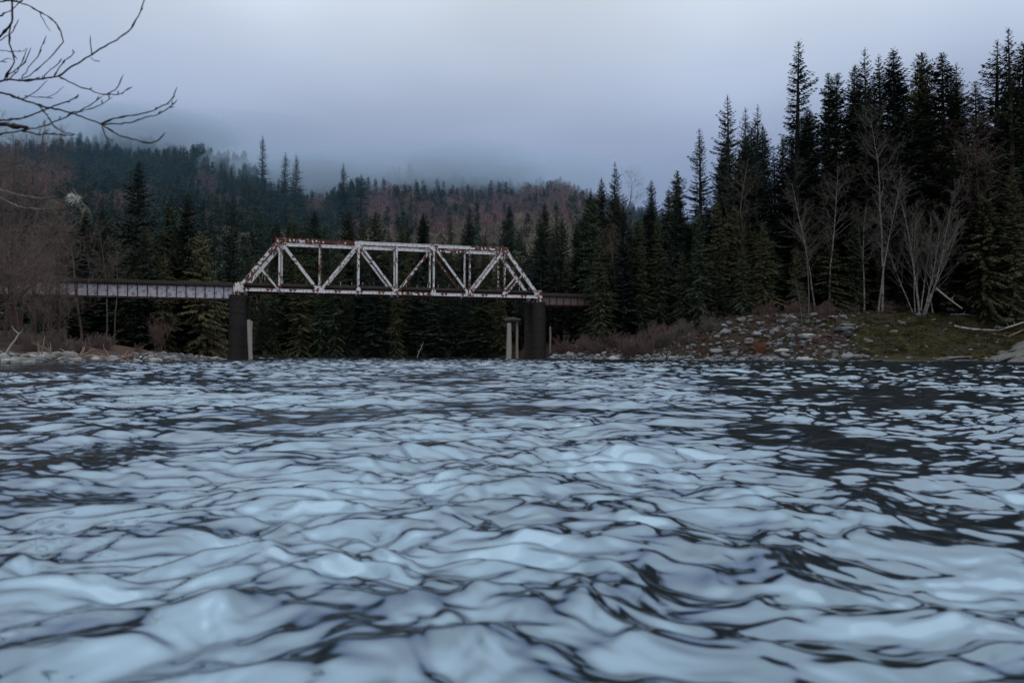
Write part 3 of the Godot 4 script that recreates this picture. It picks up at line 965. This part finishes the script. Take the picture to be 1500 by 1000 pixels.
	# the reddish grove by the cobble bar
	for k in 22:
		var D := rng.randf_range(56.0, 84.0)
		var px := rng.randf_range(-170.0, 52.0)
		if k > 16:
			px = rng.randf_range(50.0, 92.0)
			D = rng.randf_range(74.0, 92.0)
		var X := (px - 750.0) / F * D
		if shore(X, D) < 6.0: X = along(D, LEFT_SHORE) - 8.0 - rng.randf() * 6.0
		var kind: Array = alder[k % 3]
		var topy := rng.randf_range(165.0, 250.0) if k < 17 else rng.randf_range(300.0, 380.0)
		var hgt := at(px, topy, D).y - land(X, D)
		tree_at("bare_tree", kind[0], [M.twig_red, M.twig_mauve, M.twig_grey][k % 3], M.bark_red, X, D, hgt / kind[1], "leafless reddish brown tree in the dense grove behind the cobble bar", "bare grove behind the cobble bar", "tree", 0.2, names)
	# pale alders and others: [px, py top, D, kind, variant, label, bark]
	var bares := [
		[1293, 172, 104, 1, 0, "tall pale grey alder with few crooked limbs before dark firs", 0],
		[1216, 238, 105, 1, 1, "slim white stemmed alder leaning in a close pair", 0],
		[1196, 262, 105, 1, 2, "thinner white stemmed alder of the close pair", 0],
		[1287, 255, 103, 1, 2, "thin pale stem just beside the tall pale alder", 0],
		[1347, 262, 101, 2, 0, "broad many stemmed pale alder fanning out over the bank", 0],
		[1396, 215, 107, 1, 1, "twisted pale alder at the edge of the olive hemlock", 0],
		[1425, 190, 105, 1, 0, "reddish topped bare alder beside the olive hemlock", 2],
		[1450, 195, 104, 1, 2, "thin bare stem rising through the olive hemlock", 2],
		[1368, 326, 103, 1, 2, "short white broken looking stem beside the fanning alder", 0],
		[1266, 290, 104, 1, 1, "slender pale stem over the dark young conifer", 0],
		[1185, 330, 100, 1, 0, "small crooked bare tree at the top of the stony slope", 1],
		[1176, 400, 97, 1, 2, "little grey bare sapling at the top of the stones", 1],
		[1075, 225, 112, 1, 1, "bare straight snag stem inside the dark stand", 1],
		[912, 262, 122, 1, 0, "grey bare alder before the lone pointed fir", 1],
		[905, 330, 120, 1, 1, "lower drooping grey alder by the end of the rusty girder", 1],
		[968, 350, 117, 1, 2, "faint grey bare stem among dark firs", 1],
		[155, 330, 110, 1, 0, "forked pale bare tree above the white girder span", 1],
		[168, 345, 111, 1, 1, "slim pale bare tree beside the forked one", 1],
		[120, 290, 100, 0, 1, "rosy bare tree crown at the edge of the grove", 2],
		[232, 455, 96, 2, 0, "upright reddish bare thicket under the white girder span", 2],
	]
	var bsets := [alder, pale, fan]
	for e in bares:
		var X: float = (e[0] - 750.0) / F * e[2]
		rng.seed = int(e[0]) * 3 + int(e[1])
		var kind: Array = bsets[e[3]][e[4] % bsets[e[3]].size()]
		var hgt: float = at(e[0], e[1], e[2]).y - land(X, e[2])
		tree_at("bare_tree", kind[0], [M.bark_grey, M.bark_grey, M.twig_red][e[6]], [M.bark_pale, M.bark_grey, M.bark_red][e[6]], X, e[2], hgt / kind[1], e[5], "", "tree", 0.1, names)
	print("bare ", Time.get_ticks_msec())

	# shrubs
	var shrub := []
	for k in 3: shrub.append([bare(231 + k, 2.6, 0.022, 16, 0.5, 0.5, 3, 0.15, 0.12), 2.6])
	# [px range, D off the shore range, size range, how many, twig material, label, group]
	var brush := [
		[[818, 965], [2.5, 8.0], [1.0, 1.7], 26, M.twig_red, "leafless reddish willow shrub in the thicket beyond the twin pier", "willow thicket beyond the twin pier"],
		[[960, 1060], [3.0, 9.0], [0.8, 1.4], 14, M.twig_mauve, "leafless mauve brown shrub at the narrow end of the stones", "shrubs at the narrow end of the stones"],
		[[1060, 1330], [12.0, 17.0], [0.7, 1.3], 24, M.twig_red, "leafless dark red bramble along the top of the stones", "brambles along the top of the stones"],
		[[1000, 1340], [3.0, 12.0], [0.3, 0.7], 30, M.twig_red, "low leafless bramble sprawling between the boulders", "low brambles between the boulders"],
		[[1330, 1520], [12.0, 18.0], [0.6, 1.2], 14, M.twig_red, "leafless bramble among the fallen logs", "brambles among the fallen logs"],
		[[30, 330], [8.0, 16.0], [0.6, 1.2], 22, M.twig_mauve, "leafless low shrub behind the cobble bar", "shrubs behind the cobble bar"],
		[[370, 800], [1.0, 4.0], [0.6, 1.1], 26, M.twig_grey, "leafless shrub on the low bank beneath the truss", "shrubs on the bank beneath the truss"],
	]
	for e in brush:
		rng.seed = 1300 + int(e[0][0])
		for k in int(e[3]):
			var px := rng.randf_range(e[0][0], e[0][1])
			var off := rng.randf_range(e[1][0], e[1][1])
			var D := 45.0
			while D < 175.0 and shore((px - 750.0) / F * D, D) < off: D += 0.5
			var X := (px - 750.0) / F * D
			var kind: Array = shrub[k % 3]
			tree_at("bare_shrub", kind[0], e[4], e[4], X, D, rng.randf_range(e[2][0], e[2][1]), e[5], e[6], "shrub", 0.05, ["stems", "twigs"])
	var os := at(1115, 492, 93)
	tree_at("bare_shrub", shrub[0][0], M.twig_orange, M.twig_orange, os.x, 93.0, 1.05, "bright rust orange twiggy bush among the grey stones", "", "shrub", 0.05, ["stems", "twigs"])

# ---------------------------------------------------------------- stones, driftwood, grass
func build_banks():
	var round_ := []
	for k in 4: round_.append(stone_mesh(301 + k, 0.62, 0.35))
	var rough := []
	for k in 4: rough.append(stone_mesh(311 + k, 0.75, 0.8))
	# [px range, shore distance range, size range, how many, meshes, materials, label, group]
	var sets := [
		[[-60, 245], [0.1, 6.0], [0.2, 0.5], 150, round_, ["stone0", "stone1", "stone2", "stone0", "stone1", "stone3"], "rounded grey river stone lying in the cobble bar", "stones of the cobble bar"],
		[[150, 330], [0.1, 4.0], [0.22, 0.5], 26, round_, ["stone1", "stone4", "stone0"], "dull river stone in the thin tail of the cobble bar", "stones in the tail of the cobble bar"],
		[[1000, 1270], [0.1, 11.0], [0.2, 0.52], 150, rough, ["stone0", "stone1", "stone_mossy", "stone1", "stone4", "stone3", "stone0"], "angular grey boulder strewn on the brown slope under the alders", "boulders strewn on the slope"],
		[[810, 1010], [0.1, 2.5], [0.25, 0.6], 34, rough, ["stone0", "stone2", "stone1"], "pale boulder along the water below the willow thicket", "boulders below the willow thicket"],
		[[1260, 1520], [0.1, 10.0], [0.3, 0.7], 14, rough, ["stone1", "stone_mossy", "stone_mossy"], "mossy boulder half sunk in the green bank", "mossy boulders in the green bank"],
	]
	for e in sets:
		rng.seed = 1700 + int(e[0][0])
		for k in int(e[3]):
			var px := rng.randf_range(e[0][0], e[0][1])
			var off := rng.randf_range(e[1][0], e[1][1])
			var D := 44.0
			while D < 140.0 and shore((px - 750.0) / F * D, D) < off: D += 0.4
			D += rng.randf_range(-0.3, 0.3)
			var X := (px - 750.0) / F * D
			var s := rng.randf_range(e[2][0], e[2][1]) * (1.0 if rng.randf() > 0.12 else 1.5)
			var o := single("river_stone" if e[4] == round_ else "boulder", e[4][rng.randi() % 4], M[e[5][rng.randi() % e[5].size()]], Vector3(X, land(X, D) + s * 0.12, -D), e[6], "stone", e[7])
			o.rotation = Vector3(rng.randf_range(-0.3, 0.3), rng.randf() * TAU, rng.randf_range(-0.3, 0.3))
			o.scale = Vector3(s * rng.randf_range(0.8, 1.3), s * rng.randf_range(0.7, 1.0), s)
	# named boulders: [px, py, D, size, material, label]
	for e in [[1183, 507, 92.5, 0.9, "stone2", "long pale flat boulder, largest on the stony slope"], [1148, 515, 91.5, 0.75, "stone2", "bright flat slab between darker stones"], [1178, 524, 88.5, 0.8, "stone2", "white wet boulder at the foot of the slope"], [1235, 497, 95.0, 0.8, "stone1", "round grey boulder high on the slope by the moss"], [1240, 488, 97.0, 0.75, "stone_mossy", "mossy domed boulder under the alders"]]:
		var p := at(e[0], e[1], e[2])
		rng.seed = int(e[0])
		var o := single("boulder", rough[int(e[0]) % 4], M[e[4]], Vector3(p.x, land(p.x, e[2]) + 0.15, p.z), e[5], "stone")
		o.scale = Vector3(e[3] * 1.35, e[3] * 0.7, e[3])
		o.rotation.y = rng.randf_range(-0.3, 0.3)
	# gravel between them
	var lots := [[], [], []]
	rng.seed = 1999
	for k in 16000:
		var left := k % 3 == 0
		var X := rng.randf_range(-52.0, -30.0) if left else rng.randf_range(6.0, 92.0)
		var D := rng.randf_range(43.0, 98.0) if left else rng.randf_range(80.0, 122.0)
		var s := shore(X, D)
		if s < -0.2 or s > (7.0 if left else 12.0): continue
		if left and rng.randf() < 0.55: continue
		if not left and X > 46.0 and rng.randf() < 0.85: continue
		if not left and s > 3.0 and rng.randf() < 0.3: continue
		var r := rng.randf_range(0.06, 0.2) * (1.0 if left else 1.25)
		lots[rng.randi() % 3].append(Transform3D(Basis.from_euler(Vector3(rng.randf() * 0.5, rng.randf() * TAU, rng.randf() * 0.5)).scaled(Vector3(r * 1.2, r, r)), Vector3(X, land(X, D) + r * 0.2, -D)))
	many("gravel", round_[0], M.stone0, lots[0], "grey gravel between the stones of both shores", "gravel")
	many("gravel", rough[1], M.stone1, lots[1], "mid grey gravel between the stones of both shores", "gravel")
	many("gravel", rough[2], M.stone4, lots[2], "dark gravel between the stones of both shores", "gravel")
	# tufts of dead grass, moss and dead leaves
	var tuft := MB.new()
	tuft.tint = true
	rng.seed = 2100
	for k in 26:
		var a := rng.randf() * TAU
		var d := Vector3(cos(a) * 0.7, rng.randf_range(0.4, 1.2), sin(a) * 0.7).normalized()
		kite(tuft, Vector3(cos(a), 0, sin(a)) * rng.randf() * 0.2, d, rng.randf_range(0.25, 0.6), 0.02, rng.randf_range(0.6, 1.4))
	var cushion := MB.new()
	cushion.tint = true
	for k in 34:
		var a := rng.randf() * TAU
		var r := sqrt(rng.randf()) * 0.45
		kite(cushion, Vector3(cos(a) * r, 0.16 * (1.0 - r), sin(a) * r), Vector3(cos(a), rng.randf_range(0.1, 0.8), sin(a)).normalized(), rng.randf_range(0.1, 0.22), 0.05, rng.randf_range(0.6, 1.5))
	var tg := [[], [], []]
	for k in 14000:
		var X := rng.randf_range(14.0, 98.0)
		var D := rng.randf_range(84.0, 116.0)
		var s := shore(X, D)
		if s < 1.2 or s > 18.0: continue
		var pn := patch_noise.get_noise_2d(X * 5.0 + 300.0, D * 5.0)
		var mossy := X > 44.0 + pn * 12.0 and s < 11.0
		var which := 2 if mossy and rng.randf() < 0.75 else (0 if rng.randf() < 0.5 or mossy else 1)
		if which < 2 and rng.randf() < 0.35: continue
		var sc := rng.randf_range(0.5, 1.3)
		tg[which].append(Transform3D(Basis(Vector3.UP, rng.randf() * TAU).scaled(Vector3.ONE * sc), Vector3(X, land(X, D) - 0.02, -D)))
	many("bank_grass", tuft.mesh(), M.grass, tg[0], "dead straw coloured grass on the stony bank", "grass")
	many("leaf_litter", tuft.mesh(), M.litter, tg[1], "rust brown dead bracken on the stony bank", "dead leaves")
	var mm := leafy(lin(0.058, 0.055, 0.016))
	many("moss", cushion.mesh(), mm, tg[2], "yellow green moss cushions on the bank", "moss")
	# bedrock ledges at the right
	var led := [[1478, 524, 90.0, 5.5, 1.5, 0.30, "pale slanting bedrock ledge at the mossy bank's water edge"], [1390, 527, 90.5, 6.0, 0.7, 0.1, "low dark bedrock shelf under the moss"], [1260, 528, 87.0, 4.2, 0.5, 0.05, "thin flat bedrock shelf beside the white wet boulder"], [1500, 512, 95.0, 4.0, 1.3, 0.35, "upper bedrock ledge with moss on top"]]
	for k in led.size():
		var e: Array = led[k]
		var p := at(e[0], e[1], e[2])
		var o := thing("rock_ledge", e[6], "rock", Vector3(p.x, maxf(land(p.x, e[2]), -0.1) - 0.1, p.z))
		rng.seed = 40 + k
		for q in 5:      # layers of bedrock
			var sl := MB.new()
			var s := stone_mesh(330 + k * 5 + q, 0.8, 0.7)
			var m := part("rock_layer", s, M.ledge if q < 4 else M.stone_mossy, o)
			m.position = Vector3(rng.randf_range(-0.25, 0.25) * e[3], e[4] * (0.10 + 0.15 * q), rng.randf_range(-0.6, 0.6) - q * 0.35)
			m.scale = Vector3(e[3] * rng.randf_range(0.3, 0.55), e[4] * 0.32, 1.3)
			m.rotation = Vector3(0, rng.randf_range(-0.3, 0.3), e[5] + rng.randf_range(-0.08, 0.08))
	# driftwood: paths of photo points with a distance
	var logs := [
		["driftwood_log", [[1398, 470], [1424, 466], [1462, 461], [1500, 455]], 100.0, 0.20, "drift_pale", "long pale fallen log lying across the mossy bank"],
		["driftwood_log", [[1392, 452], [1412, 454], [1442, 455]], 103.0, 0.10, "drift_pale", "thin grey fallen log behind the long pale one"],
		["driftwood_log", [[1455, 466], [1478, 456], [1512, 452]], 99.0, 0.13, "drift", "brown fallen log crossing the long pale one"],
		["dead_trunk", [[1371, 416], [1382, 425], [1392, 433], [1410, 446]], 101.0, 0.15, "drift_pale", "pale broken trunk slanting down from the fanning alder"],
		["driftwood_snag", [[6, 512], [14, 497], [22, 486], [28, 476]], 54.0, 0.10, "drift_pale", "bleached stick leaning up from the cobble bar"],
		["driftwood_snag", [[56, 509], [56, 498], [55, 489]], 56.0, 0.07, "drift", "short upright stake behind the cobble bar"],
		["driftwood_snag", [[60, 510], [63, 494], [65, 480]], 56.5, 0.06, "drift", "taller thin upright stake behind the cobble bar"],
		["driftwood_snag", [[73, 509], [73, 504], [74, 500]], 56.0, 0.09, "drift", "stubby broken stake behind the cobble bar"],
		["driftwood_snag", [[610, 524], [613, 514], [617, 506], [620, 498]], 128.0, 0.07, "drift_pale", "thin white branch sticking out of the water beneath the truss"],
	]
	for k in logs.size():
		var e: Array = logs[k]
		rng.seed = 600 + k
		var pts := PackedVector3Array()
		var rad := PackedFloat32Array()
		var n: int = e[1].size()
		var lift := 0.0
		for q in n:
			var p := at(e[1][q][0], e[1][q][1], e[2])
			if q == 0: lift = land(p.x, e[2]) - 0.1 - p.y
			p.y += maxf(lift, -0.6) if k != 8 else -0.4
			if k < 3: p.y = land(p.x, e[2]) + 0.12 + 0.05 * q
			pts.append(p)
			rad.append(e[3] * lerpf(1.0, 0.55, q / float(n - 1)))
		var m := MB.new()
		var o0 := pts[0]
		for q in n: pts[q] -= o0
		m.tube(pts, rad, 8)
		for q in 3:
			var f := rng.randf_range(0.3, 0.95) * (n - 1)
			var j := mini(int(f), n - 2)
			var b := pts[j].lerp(pts[j + 1], f - j)
			var d := Vector3(rng.randf_range(-1, 1), rng.randf_range(0.2, 1), rng.randf_range(-0.6, 0.6)).normalized()
			m.tube(PackedVector3Array([b, b + d * 0.4, b + d * 0.7 + Vector3(0, 0.15, 0)]), PackedFloat32Array([e[3] * 0.4, e[3] * 0.28, e[3] * 0.1]), 5)
		single(e[0], m.mesh(), M[e[4]], o0, e[5], "driftwood")
	# root snags on the bar
	for e in [[168, 521, 61.5, 1.0, "drift", "tangled red brown root wad at the end of the cobble bar"], [112, 513, 60.0, 0.85, "drift", "arching driftwood root behind the cobbles"], [192, 519, 64.0, 0.8, "stone4", "dark rotten stump heap beside the tangled root wad"]]:
		rng.seed = int(e[0])
		var p := at(e[0], e[1], e[2])
		p.y = land(p.x, e[2])
		var m := MB.new()
		for q in 15:
			var d := Vector3(rng.randf_range(-1, 1), rng.randf_range(0.05, 0.8), rng.randf_range(-0.6, 0.6)).normalized()
			var pts := PackedVector3Array([Vector3(rng.randf_range(-0.5, 0.5), -0.1, rng.randf_range(-0.3, 0.3))])
			var rad := PackedFloat32Array([0.13 * e[3]])
			for j in 4:
				d = (d + Vector3(rng.randf_range(-0.5, 0.5), rng.randf_range(-0.45, 0.25), rng.randf_range(-0.5, 0.5))).normalized()
				pts.append(pts[j] + d * rng.randf_range(0.3, 0.62) * e[3])
				rad.append(0.13 * e[3] * (1.0 - 0.2 * (j + 1)))
			m.tube(pts, rad, 6)
		single("root_wad", m.mesh(), M[e[4]], p, e[5], "driftwood")

# ---------------------------------------------------------------- the branch overhead
func build_near_tree():
	var D := 5.0
	var foot := at(-230, 518, D)
	foot.y = land(foot.x, D) - 0.2
	var o := thing("overhanging_tree", "leafless dark branches with buds reaching over the river from beside the viewer", "tree", foot)
	var tk := MB.new()
	var tp := PackedVector3Array()
	var tr := PackedFloat32Array()
	for k in 8:
		tp.append(Vector3(0.12 * sin(k * 1.3), k * 0.75, 0.1 * cos(k * 1.7)))
		tr.append(lerpf(0.16, 0.07, k / 7.0))
	tk.tube(tp, tr, 10)
	part("trunk", tk.mesh(), M.branch, o)
	# zoomed photo points (3.333 per pixel); w: thickness at the start and the end in photo pixels; d: distance at the start and the end
	var chains := [
		{"p": [[-700, 700], [-250, 480], [0, 395], [100, 393], [210, 383], [285, 370], [350, 325], [440, 268], [520, 220], [610, 165], [665, 95], [705, 0], [730, -60]], "w": [4.2, 1.6], "d": [5.0, 4.5]},
		{"p": [[283, 372], [370, 415], [440, 440], [500, 462], [560, 440], [585, 400], [600, 365]], "w": [2.0, 1.5], "d": [4.8, 4.6]},
		{"p": [[500, 462], [560, 460], [590, 455], [645, 422]], "w": [1.6, 1.3], "d": [4.66, 4.6]},
		{"p": [[-700, 700], [-250, 420], [0, 450], [100, 485], [210, 518], [330, 545], [400, 570], [490, 605], [560, 650], [690, 690], [760, 690], [805, 645]], "w": [4.6, 1.6], "d": [5.0, 4.3]},
		{"p": [[490, 605], [570, 575], [700, 555], [790, 520], [840, 480], [862, 425]], "w": [2.1, 1.5], "d": [4.56, 4.4]},
		{"p": [[500, 606], [640, 600], [680, 580], [760, 560], [830, 520], [862, 487]], "w": [2.0, 1.4], "d": [4.55, 4.3]},
		{"p": [[-700, 760], [-200, 570], [0, 604], [70, 615], [135, 622]], "w": [7.5, 6.0], "d": [5.0, 4.7]},
		{"p": [[-700, 820], [-200, 690], [0, 655], [150, 630], [250, 600], [330, 565], [420, 525], [500, 465]], "w": [3.6, 1.3], "d": [5.0, 4.7]},
		{"p": [[110, 640], [180, 655], [260, 655], [330, 660], [365, 655]], "w": [2.2, 1.6], "d": [4.85, 4.7]},
		{"p": [[-700, 560], [-200, 80], [0, 8], [100, 15], [190, 55], [260, 105], [300, 170], [305, 205], [270, 250], [210, 310], [150, 360], [100, 390]], "w": [3.0, 1.5], "d": [5.2, 5.0]},
		{"p": [[190, 58], [215, 110], [242, 152]], "w": [1.4, 1.0], "d": [5.0, 5.0]},
		{"p": [[70, -60], [60, 0], [55, 110], [30, 145], [0, 172], [-80, 230], [-700, 600]], "w": [2.6, 4.0], "d": [4.8, 5.0]},
		{"p": [[50, 118], [45, 200], [65, 300], [40, 350], [18, 390]], "w": [2.0, 2.2], "d": [4.9, 5.0]},
		{"p": [[18, 388], [70, 340], [120, 300], [150, 228]], "w": [1.8, 1.3], "d": [5.0, 4.9]},
		{"p": [[30, 395], [90, 340], [110, 290], [132, 236]], "w": [1.7, 1.2], "d": [4.9, 5.0]},
		{"p": [[100, 390], [150, 310], [190, 260], [222, 172]], "w": [1.6, 1.1], "d": [4.9, 4.9]},
		{"p": [[212, 382], [240, 340], [275, 318], [303, 282]], "w": [1.5, 1.1], "d": [4.9, 4.8]},
		{"p": [[258, 375], [300, 310], [335, 280], [370, 250]], "w": [1.6, 1.2], "d": [4.9, 4.7]},
		{"p": [[447, 262], [442, 215], [440, 172]], "w": [1.7, 1.2], "d": [4.72, 4.75]},
		{"p": [[440, 280], [460, 296], [482, 300]], "w": [1.4, 1.0], "d": [4.72, 4.65]},
		{"p": [[100, 482], [150, 460], [200, 425], [232, 388]], "w": [1.4, 1.0], "d": [4.9, 4.9]},
		{"p": [[120, 468], [220, 475], [270, 455], [312, 418]], "w": [1.2, 0.9], "d": [4.9, 5.1]},
		{"p": [[-200, 560], [0, 585], [120, 572], [230, 530], [340, 490], [385, 465]], "w": [2.6, 1.7], "d": [5.0, 4.7]},
		{"p": [[190, 512], [235, 575], [260, 610], [310, 645], [365, 655]], "w": [1.8, 1.4], "d": [4.8, 4.6]},
		{"p": [[330, 548], [400, 540], [480, 515], [550, 475]], "w": [1.5, 1.0], "d": [4.72, 4.6]},
		{"p": [[500, 620], [508, 650], [525, 680], [555, 682]], "w": [1.7, 1.3], "d": [4.54, 4.5]},
		{"p": [[-100, 240], [0, 195], [60, 150], [88, 88]], "w": [1.9, 1.2], "d": [5.0, 5.0]},
		{"p": [[-60, 90], [0, 75], [60, 40], [120, -10]], "w": [1.7, 1.2], "d": [5.1, 5.0]},
		{"p": [[-100, 230], [0, 245], [90, 250], [130, 236]], "w": [1.4, 1.0], "d": [5.0, 5.0]},
		{"p": [[-100, 310], [0, 300], [30, 285], [62, 292]], "w": [1.4, 1.0], "d": [5.0, 5.0]},
		{"p": [[-700, 1000], [-200, 880], [0, 925], [100, 952], [200, 966], [275, 955]], "w": [2.4, 1.2], "d": [5.0, 4.6]},
		{"p": [[-700, 1020], [-200, 930], [0, 968], [70, 1000], [130, 1015], [250, 1015], [340, 985], [375, 965]], "w": [2.4, 1.0], "d": [5.0, 4.5]},
		{"p": [[350, 918], [372, 950], [392, 978], [430, 1020]], "w": [1.0, 0.8], "d": [4.5, 4.5]},
	]
	rng.seed = 808
	for ch in chains:
		var cur := Curve3D.new()
		var P: Array = ch.p
		var raw := PackedVector3Array()
		for k in P.size():
			var f := k / float(P.size() - 1)
			var pt := at(P[k][0] / 3.3333, P[k][1] / 3.3333, lerpf(ch.d[0], ch.d[1], f)) - foot
			if P[k][0] == -700: pt = Vector3(0, clampf(pt.y, 1.0, 4.6), 0)
			raw.append(pt)
		for k in raw.size():
			var tan_ := (raw[mini(k + 1, raw.size() - 1)] - raw[maxi(k - 1, 0)]) * 0.16
			cur.add_point(raw[k], -tan_, tan_)
		cur.bake_interval = 0.05
		var len_ := cur.get_baked_length()
		var n := int(len_ / 0.035) + 2
		var pts := PackedVector3Array()
		var rad := PackedFloat32Array()
		for k in n:
			var f := k / float(n - 1)
			var w := lerpf(ch.w[0], ch.w[1], f) / F * 4.8 * 0.5
			pts.append(cur.sample_baked(f * len_, true) + Vector3(rng.randf_range(-1, 1), rng.randf_range(-1, 1), rng.randf_range(-1, 1)) * 0.004)
			rad.append(w * (rng.randf_range(0.85, 1.1) if rng.randf() > 0.13 else 1.6))
		rad[n - 1] *= 0.35
		var m := MB.new()
		m.tube(pts, rad, 6)
		for k in range(3, n - 1):       # buds and short spurs
			if rng.randf() < 0.22:
				var d := (pts[k] - pts[k - 1]).normalized()
				var s := (d + Vector3(rng.randf_range(-1, 1), rng.randf_range(-0.3, 1), rng.randf_range(-0.5, 0.5)) * 0.9).normalized()
				var l := rng.randf_range(0.015, 0.05)
				m.tube(PackedVector3Array([pts[k], pts[k] + s * l * 0.6, pts[k] + s * l]), PackedFloat32Array([0.0028, 0.0042, 0.001]), 4)
		part("branch", m.mesh(), M.bark_pale if P[0][1] > 900 else M.branch, o)
	var tf := MB.new()
	var c := at(112, 290, 4.5) - foot
	for k in 46:
		var d := Vector3(rng.randf_range(-1.0, 0.5), rng.randf_range(-0.5, 0.5), rng.randf_range(-0.5, 0.5)).normalized()
		tf.tube(PackedVector3Array([c, c + d * 0.025 + Vector3(-0.01, 0, 0), c + d * rng.randf_range(0.03, 0.06) + Vector3(-0.02, -0.004, 0)]), PackedFloat32Array([0.002, 0.0035, 0.0006]), 3)
	tag(part("seed_tuft", tf.mesh(), M.tuft, o), "pale fluffy seed tuft caught on a twig", "")

# ---------------------------------------------------------------- cloud
func mist(label: String, where: Vector3, size: Vector3, density: float, c: Color, round_ := false):
	var f := FogVolume.new()
	f.name = numbered("mist_bank")
	f.shape = RenderingServer.FOG_VOLUME_SHAPE_ELLIPSOID if round_ else RenderingServer.FOG_VOLUME_SHAPE_BOX
	f.size = size
	var m := FogMaterial.new()
	m.density = density
	m.albedo = c
	f.material = m
	add_child(f)
	f.position = where
	tag(f, label, "mist", "", "stuff")

func sky_image() -> ImageTexture:
	var w := 512
	var h := 256
	var im := Image.create(w, h, false, Image.FORMAT_RGBF)
	var n := FastNoiseLite.new()
	n.seed = 5
	n.frequency = 0.9
	n.fractal_octaves = 3
	for y in h:
		var el := (0.5 - (y + 0.5) / h) * PI
		for x in w:
			var a := TAU * (x + 0.5) / w
			var d := Vector3(cos(el) * cos(a), sin(el) * 2.2, cos(el) * sin(a))
			var k := 1.0 + 0.16 * n.get_noise_3dv(d)
			var t := clampf(sin(maxf(el, 0.0)), 0.0, 1.0)
			var tt := t + 0.06 * n.get_noise_3dv(d * 1.7 + Vector3(9, 0, 0))
			var l := along(tt, SKY_RISE)
			var c := SKY_LOW_COLOR.lerp(SKY_HIGH_COLOR, smoothstep(0.12, 0.55, t))
			im.set_pixel(x, y, Color(c.r * l * k, c.g * l * k, c.b * l * k))
	return ImageTexture.create_from_image(im)

const SKY_RISE := [[0.0, 0.25], [0.18, 0.255], [0.24, 0.285], [0.30, 0.35], [0.37, 0.475], [0.42, 0.55], [0.47, 0.68], [0.55, 0.78], [0.7, 1.0], [1.0, 1.45]]   # overcast: dark and blue low down, pale overhead
const SKY_LOW_COLOR := Color(0.72, 0.92, 1.48)
const SKY_HIGH_COLOR := Color(0.90, 1.0, 1.10)

func _ready():
	cam = Camera3D.new()
	cam.name = "camera"
	cam.near = 0.1
	cam.far = 4000.0
	add_child(cam)
	cam.position = Vector3(0, EYE, 0)
	cam.basis = Basis(Vector3.RIGHT, atan(18.0 / F)) * Basis(Vector3.BACK, 0.004)
	var lens := CameraAttributesPhysical.new()
	lens.frustum_focal_length = 24.0
	lens.frustum_focus_distance = 60.0
	lens.frustum_far = 4000.0
	lens.frustum_near = 0.1
	lens.exposure_aperture = 2.0
	cam.attributes = lens
	cam.current = true
	var env := Environment.new()
	env.background_mode = Environment.BG_SKY
	var sky := Sky.new()
	var sm := PanoramaSkyMaterial.new()
	sm.panorama = sky_image()
	sky.sky_material = sm
	env.sky = sky
	env.tonemap_mode = Environment.TONE_MAPPER_LINEAR
	env.tonemap_exposure = 1.15
	env.sdfgi_enabled = true
	env.ssao_enabled = true
	env.ssil_enabled = true
	env.volumetric_fog_enabled = true
	env.volumetric_fog_density = 0.0
	var we := WorldEnvironment.new()
	we.name = "environment"
	we.environment = env
	add_child(we)
	var sun := DirectionalLight3D.new()
	sun.name = "sun"
	sun.light_energy = 0.15
	sun.light_angular_distance = 100.0
	sun.light_color = Color(1.0, 0.97, 0.93)
	sun.shadow_enabled = true
	add_child(sun)
	sun.look_at_from_position(Vector3(12, 34, 22), Vector3.ZERO)

	hill_noise.seed = 7
	hill_noise.frequency = 0.012
	hill_noise.fractal_octaves = 3
	patch_noise.seed = 8
	patch_noise.frequency = 0.03
	patch_noise.fractal_octaves = 3
	make_materials()
	print("materials ", Time.get_ticks_msec())
	build_ground()
	print("ground ", Time.get_ticks_msec())
	build_river()
	print("river ", Time.get_ticks_msec())
	build_bridge()
	build_woods()
	print("woods ", Time.get_ticks_msec())
	build_banks()
	build_near_tree()
	mist("thin blue haze filling the valley behind the bridge", Vector3(0, 70, -400), Vector3(2200, 150, 380), 0.0003, Color(0.66, 0.86, 1.0))
	# puffs of low cloud lying along the ridge
	rng.seed = 4242
	var where := ["far end of the wooded ridge", "bare reddish grove", "broad black fir", "white girder span", "slim ridge spire", "gap of the ridge", "left end post", "top chord's left half", "middle of the truss", "wooded knoll", "right end of the truss", "knoll's lower shoulder", "rusty girder span"]
	for k in 13:
		var px := -60.0 + 75.0 * k + rng.randf_range(-20.0, 20.0)
		var thick := 1.6 if px > 400.0 and px < 900.0 else 1.3
		var p := at(px, along(px, CREST) - rng.randf_range(-4.0, 12.0) + (9.0 if thick > 1.5 else 0.0), rng.randf_range(462.0, 530.0))
		mist("drifting puff of low cloud on the ridge above the " + where[k], p, Vector3(rng.randf_range(100.0, 200.0), rng.randf_range(22.0, 38.0), rng.randf_range(80.0, 130.0)), rng.randf_range(0.0045, 0.007) * thick, Color(0.82, 0.91, 1.0), true)
	print("done ", Time.get_ticks_msec())
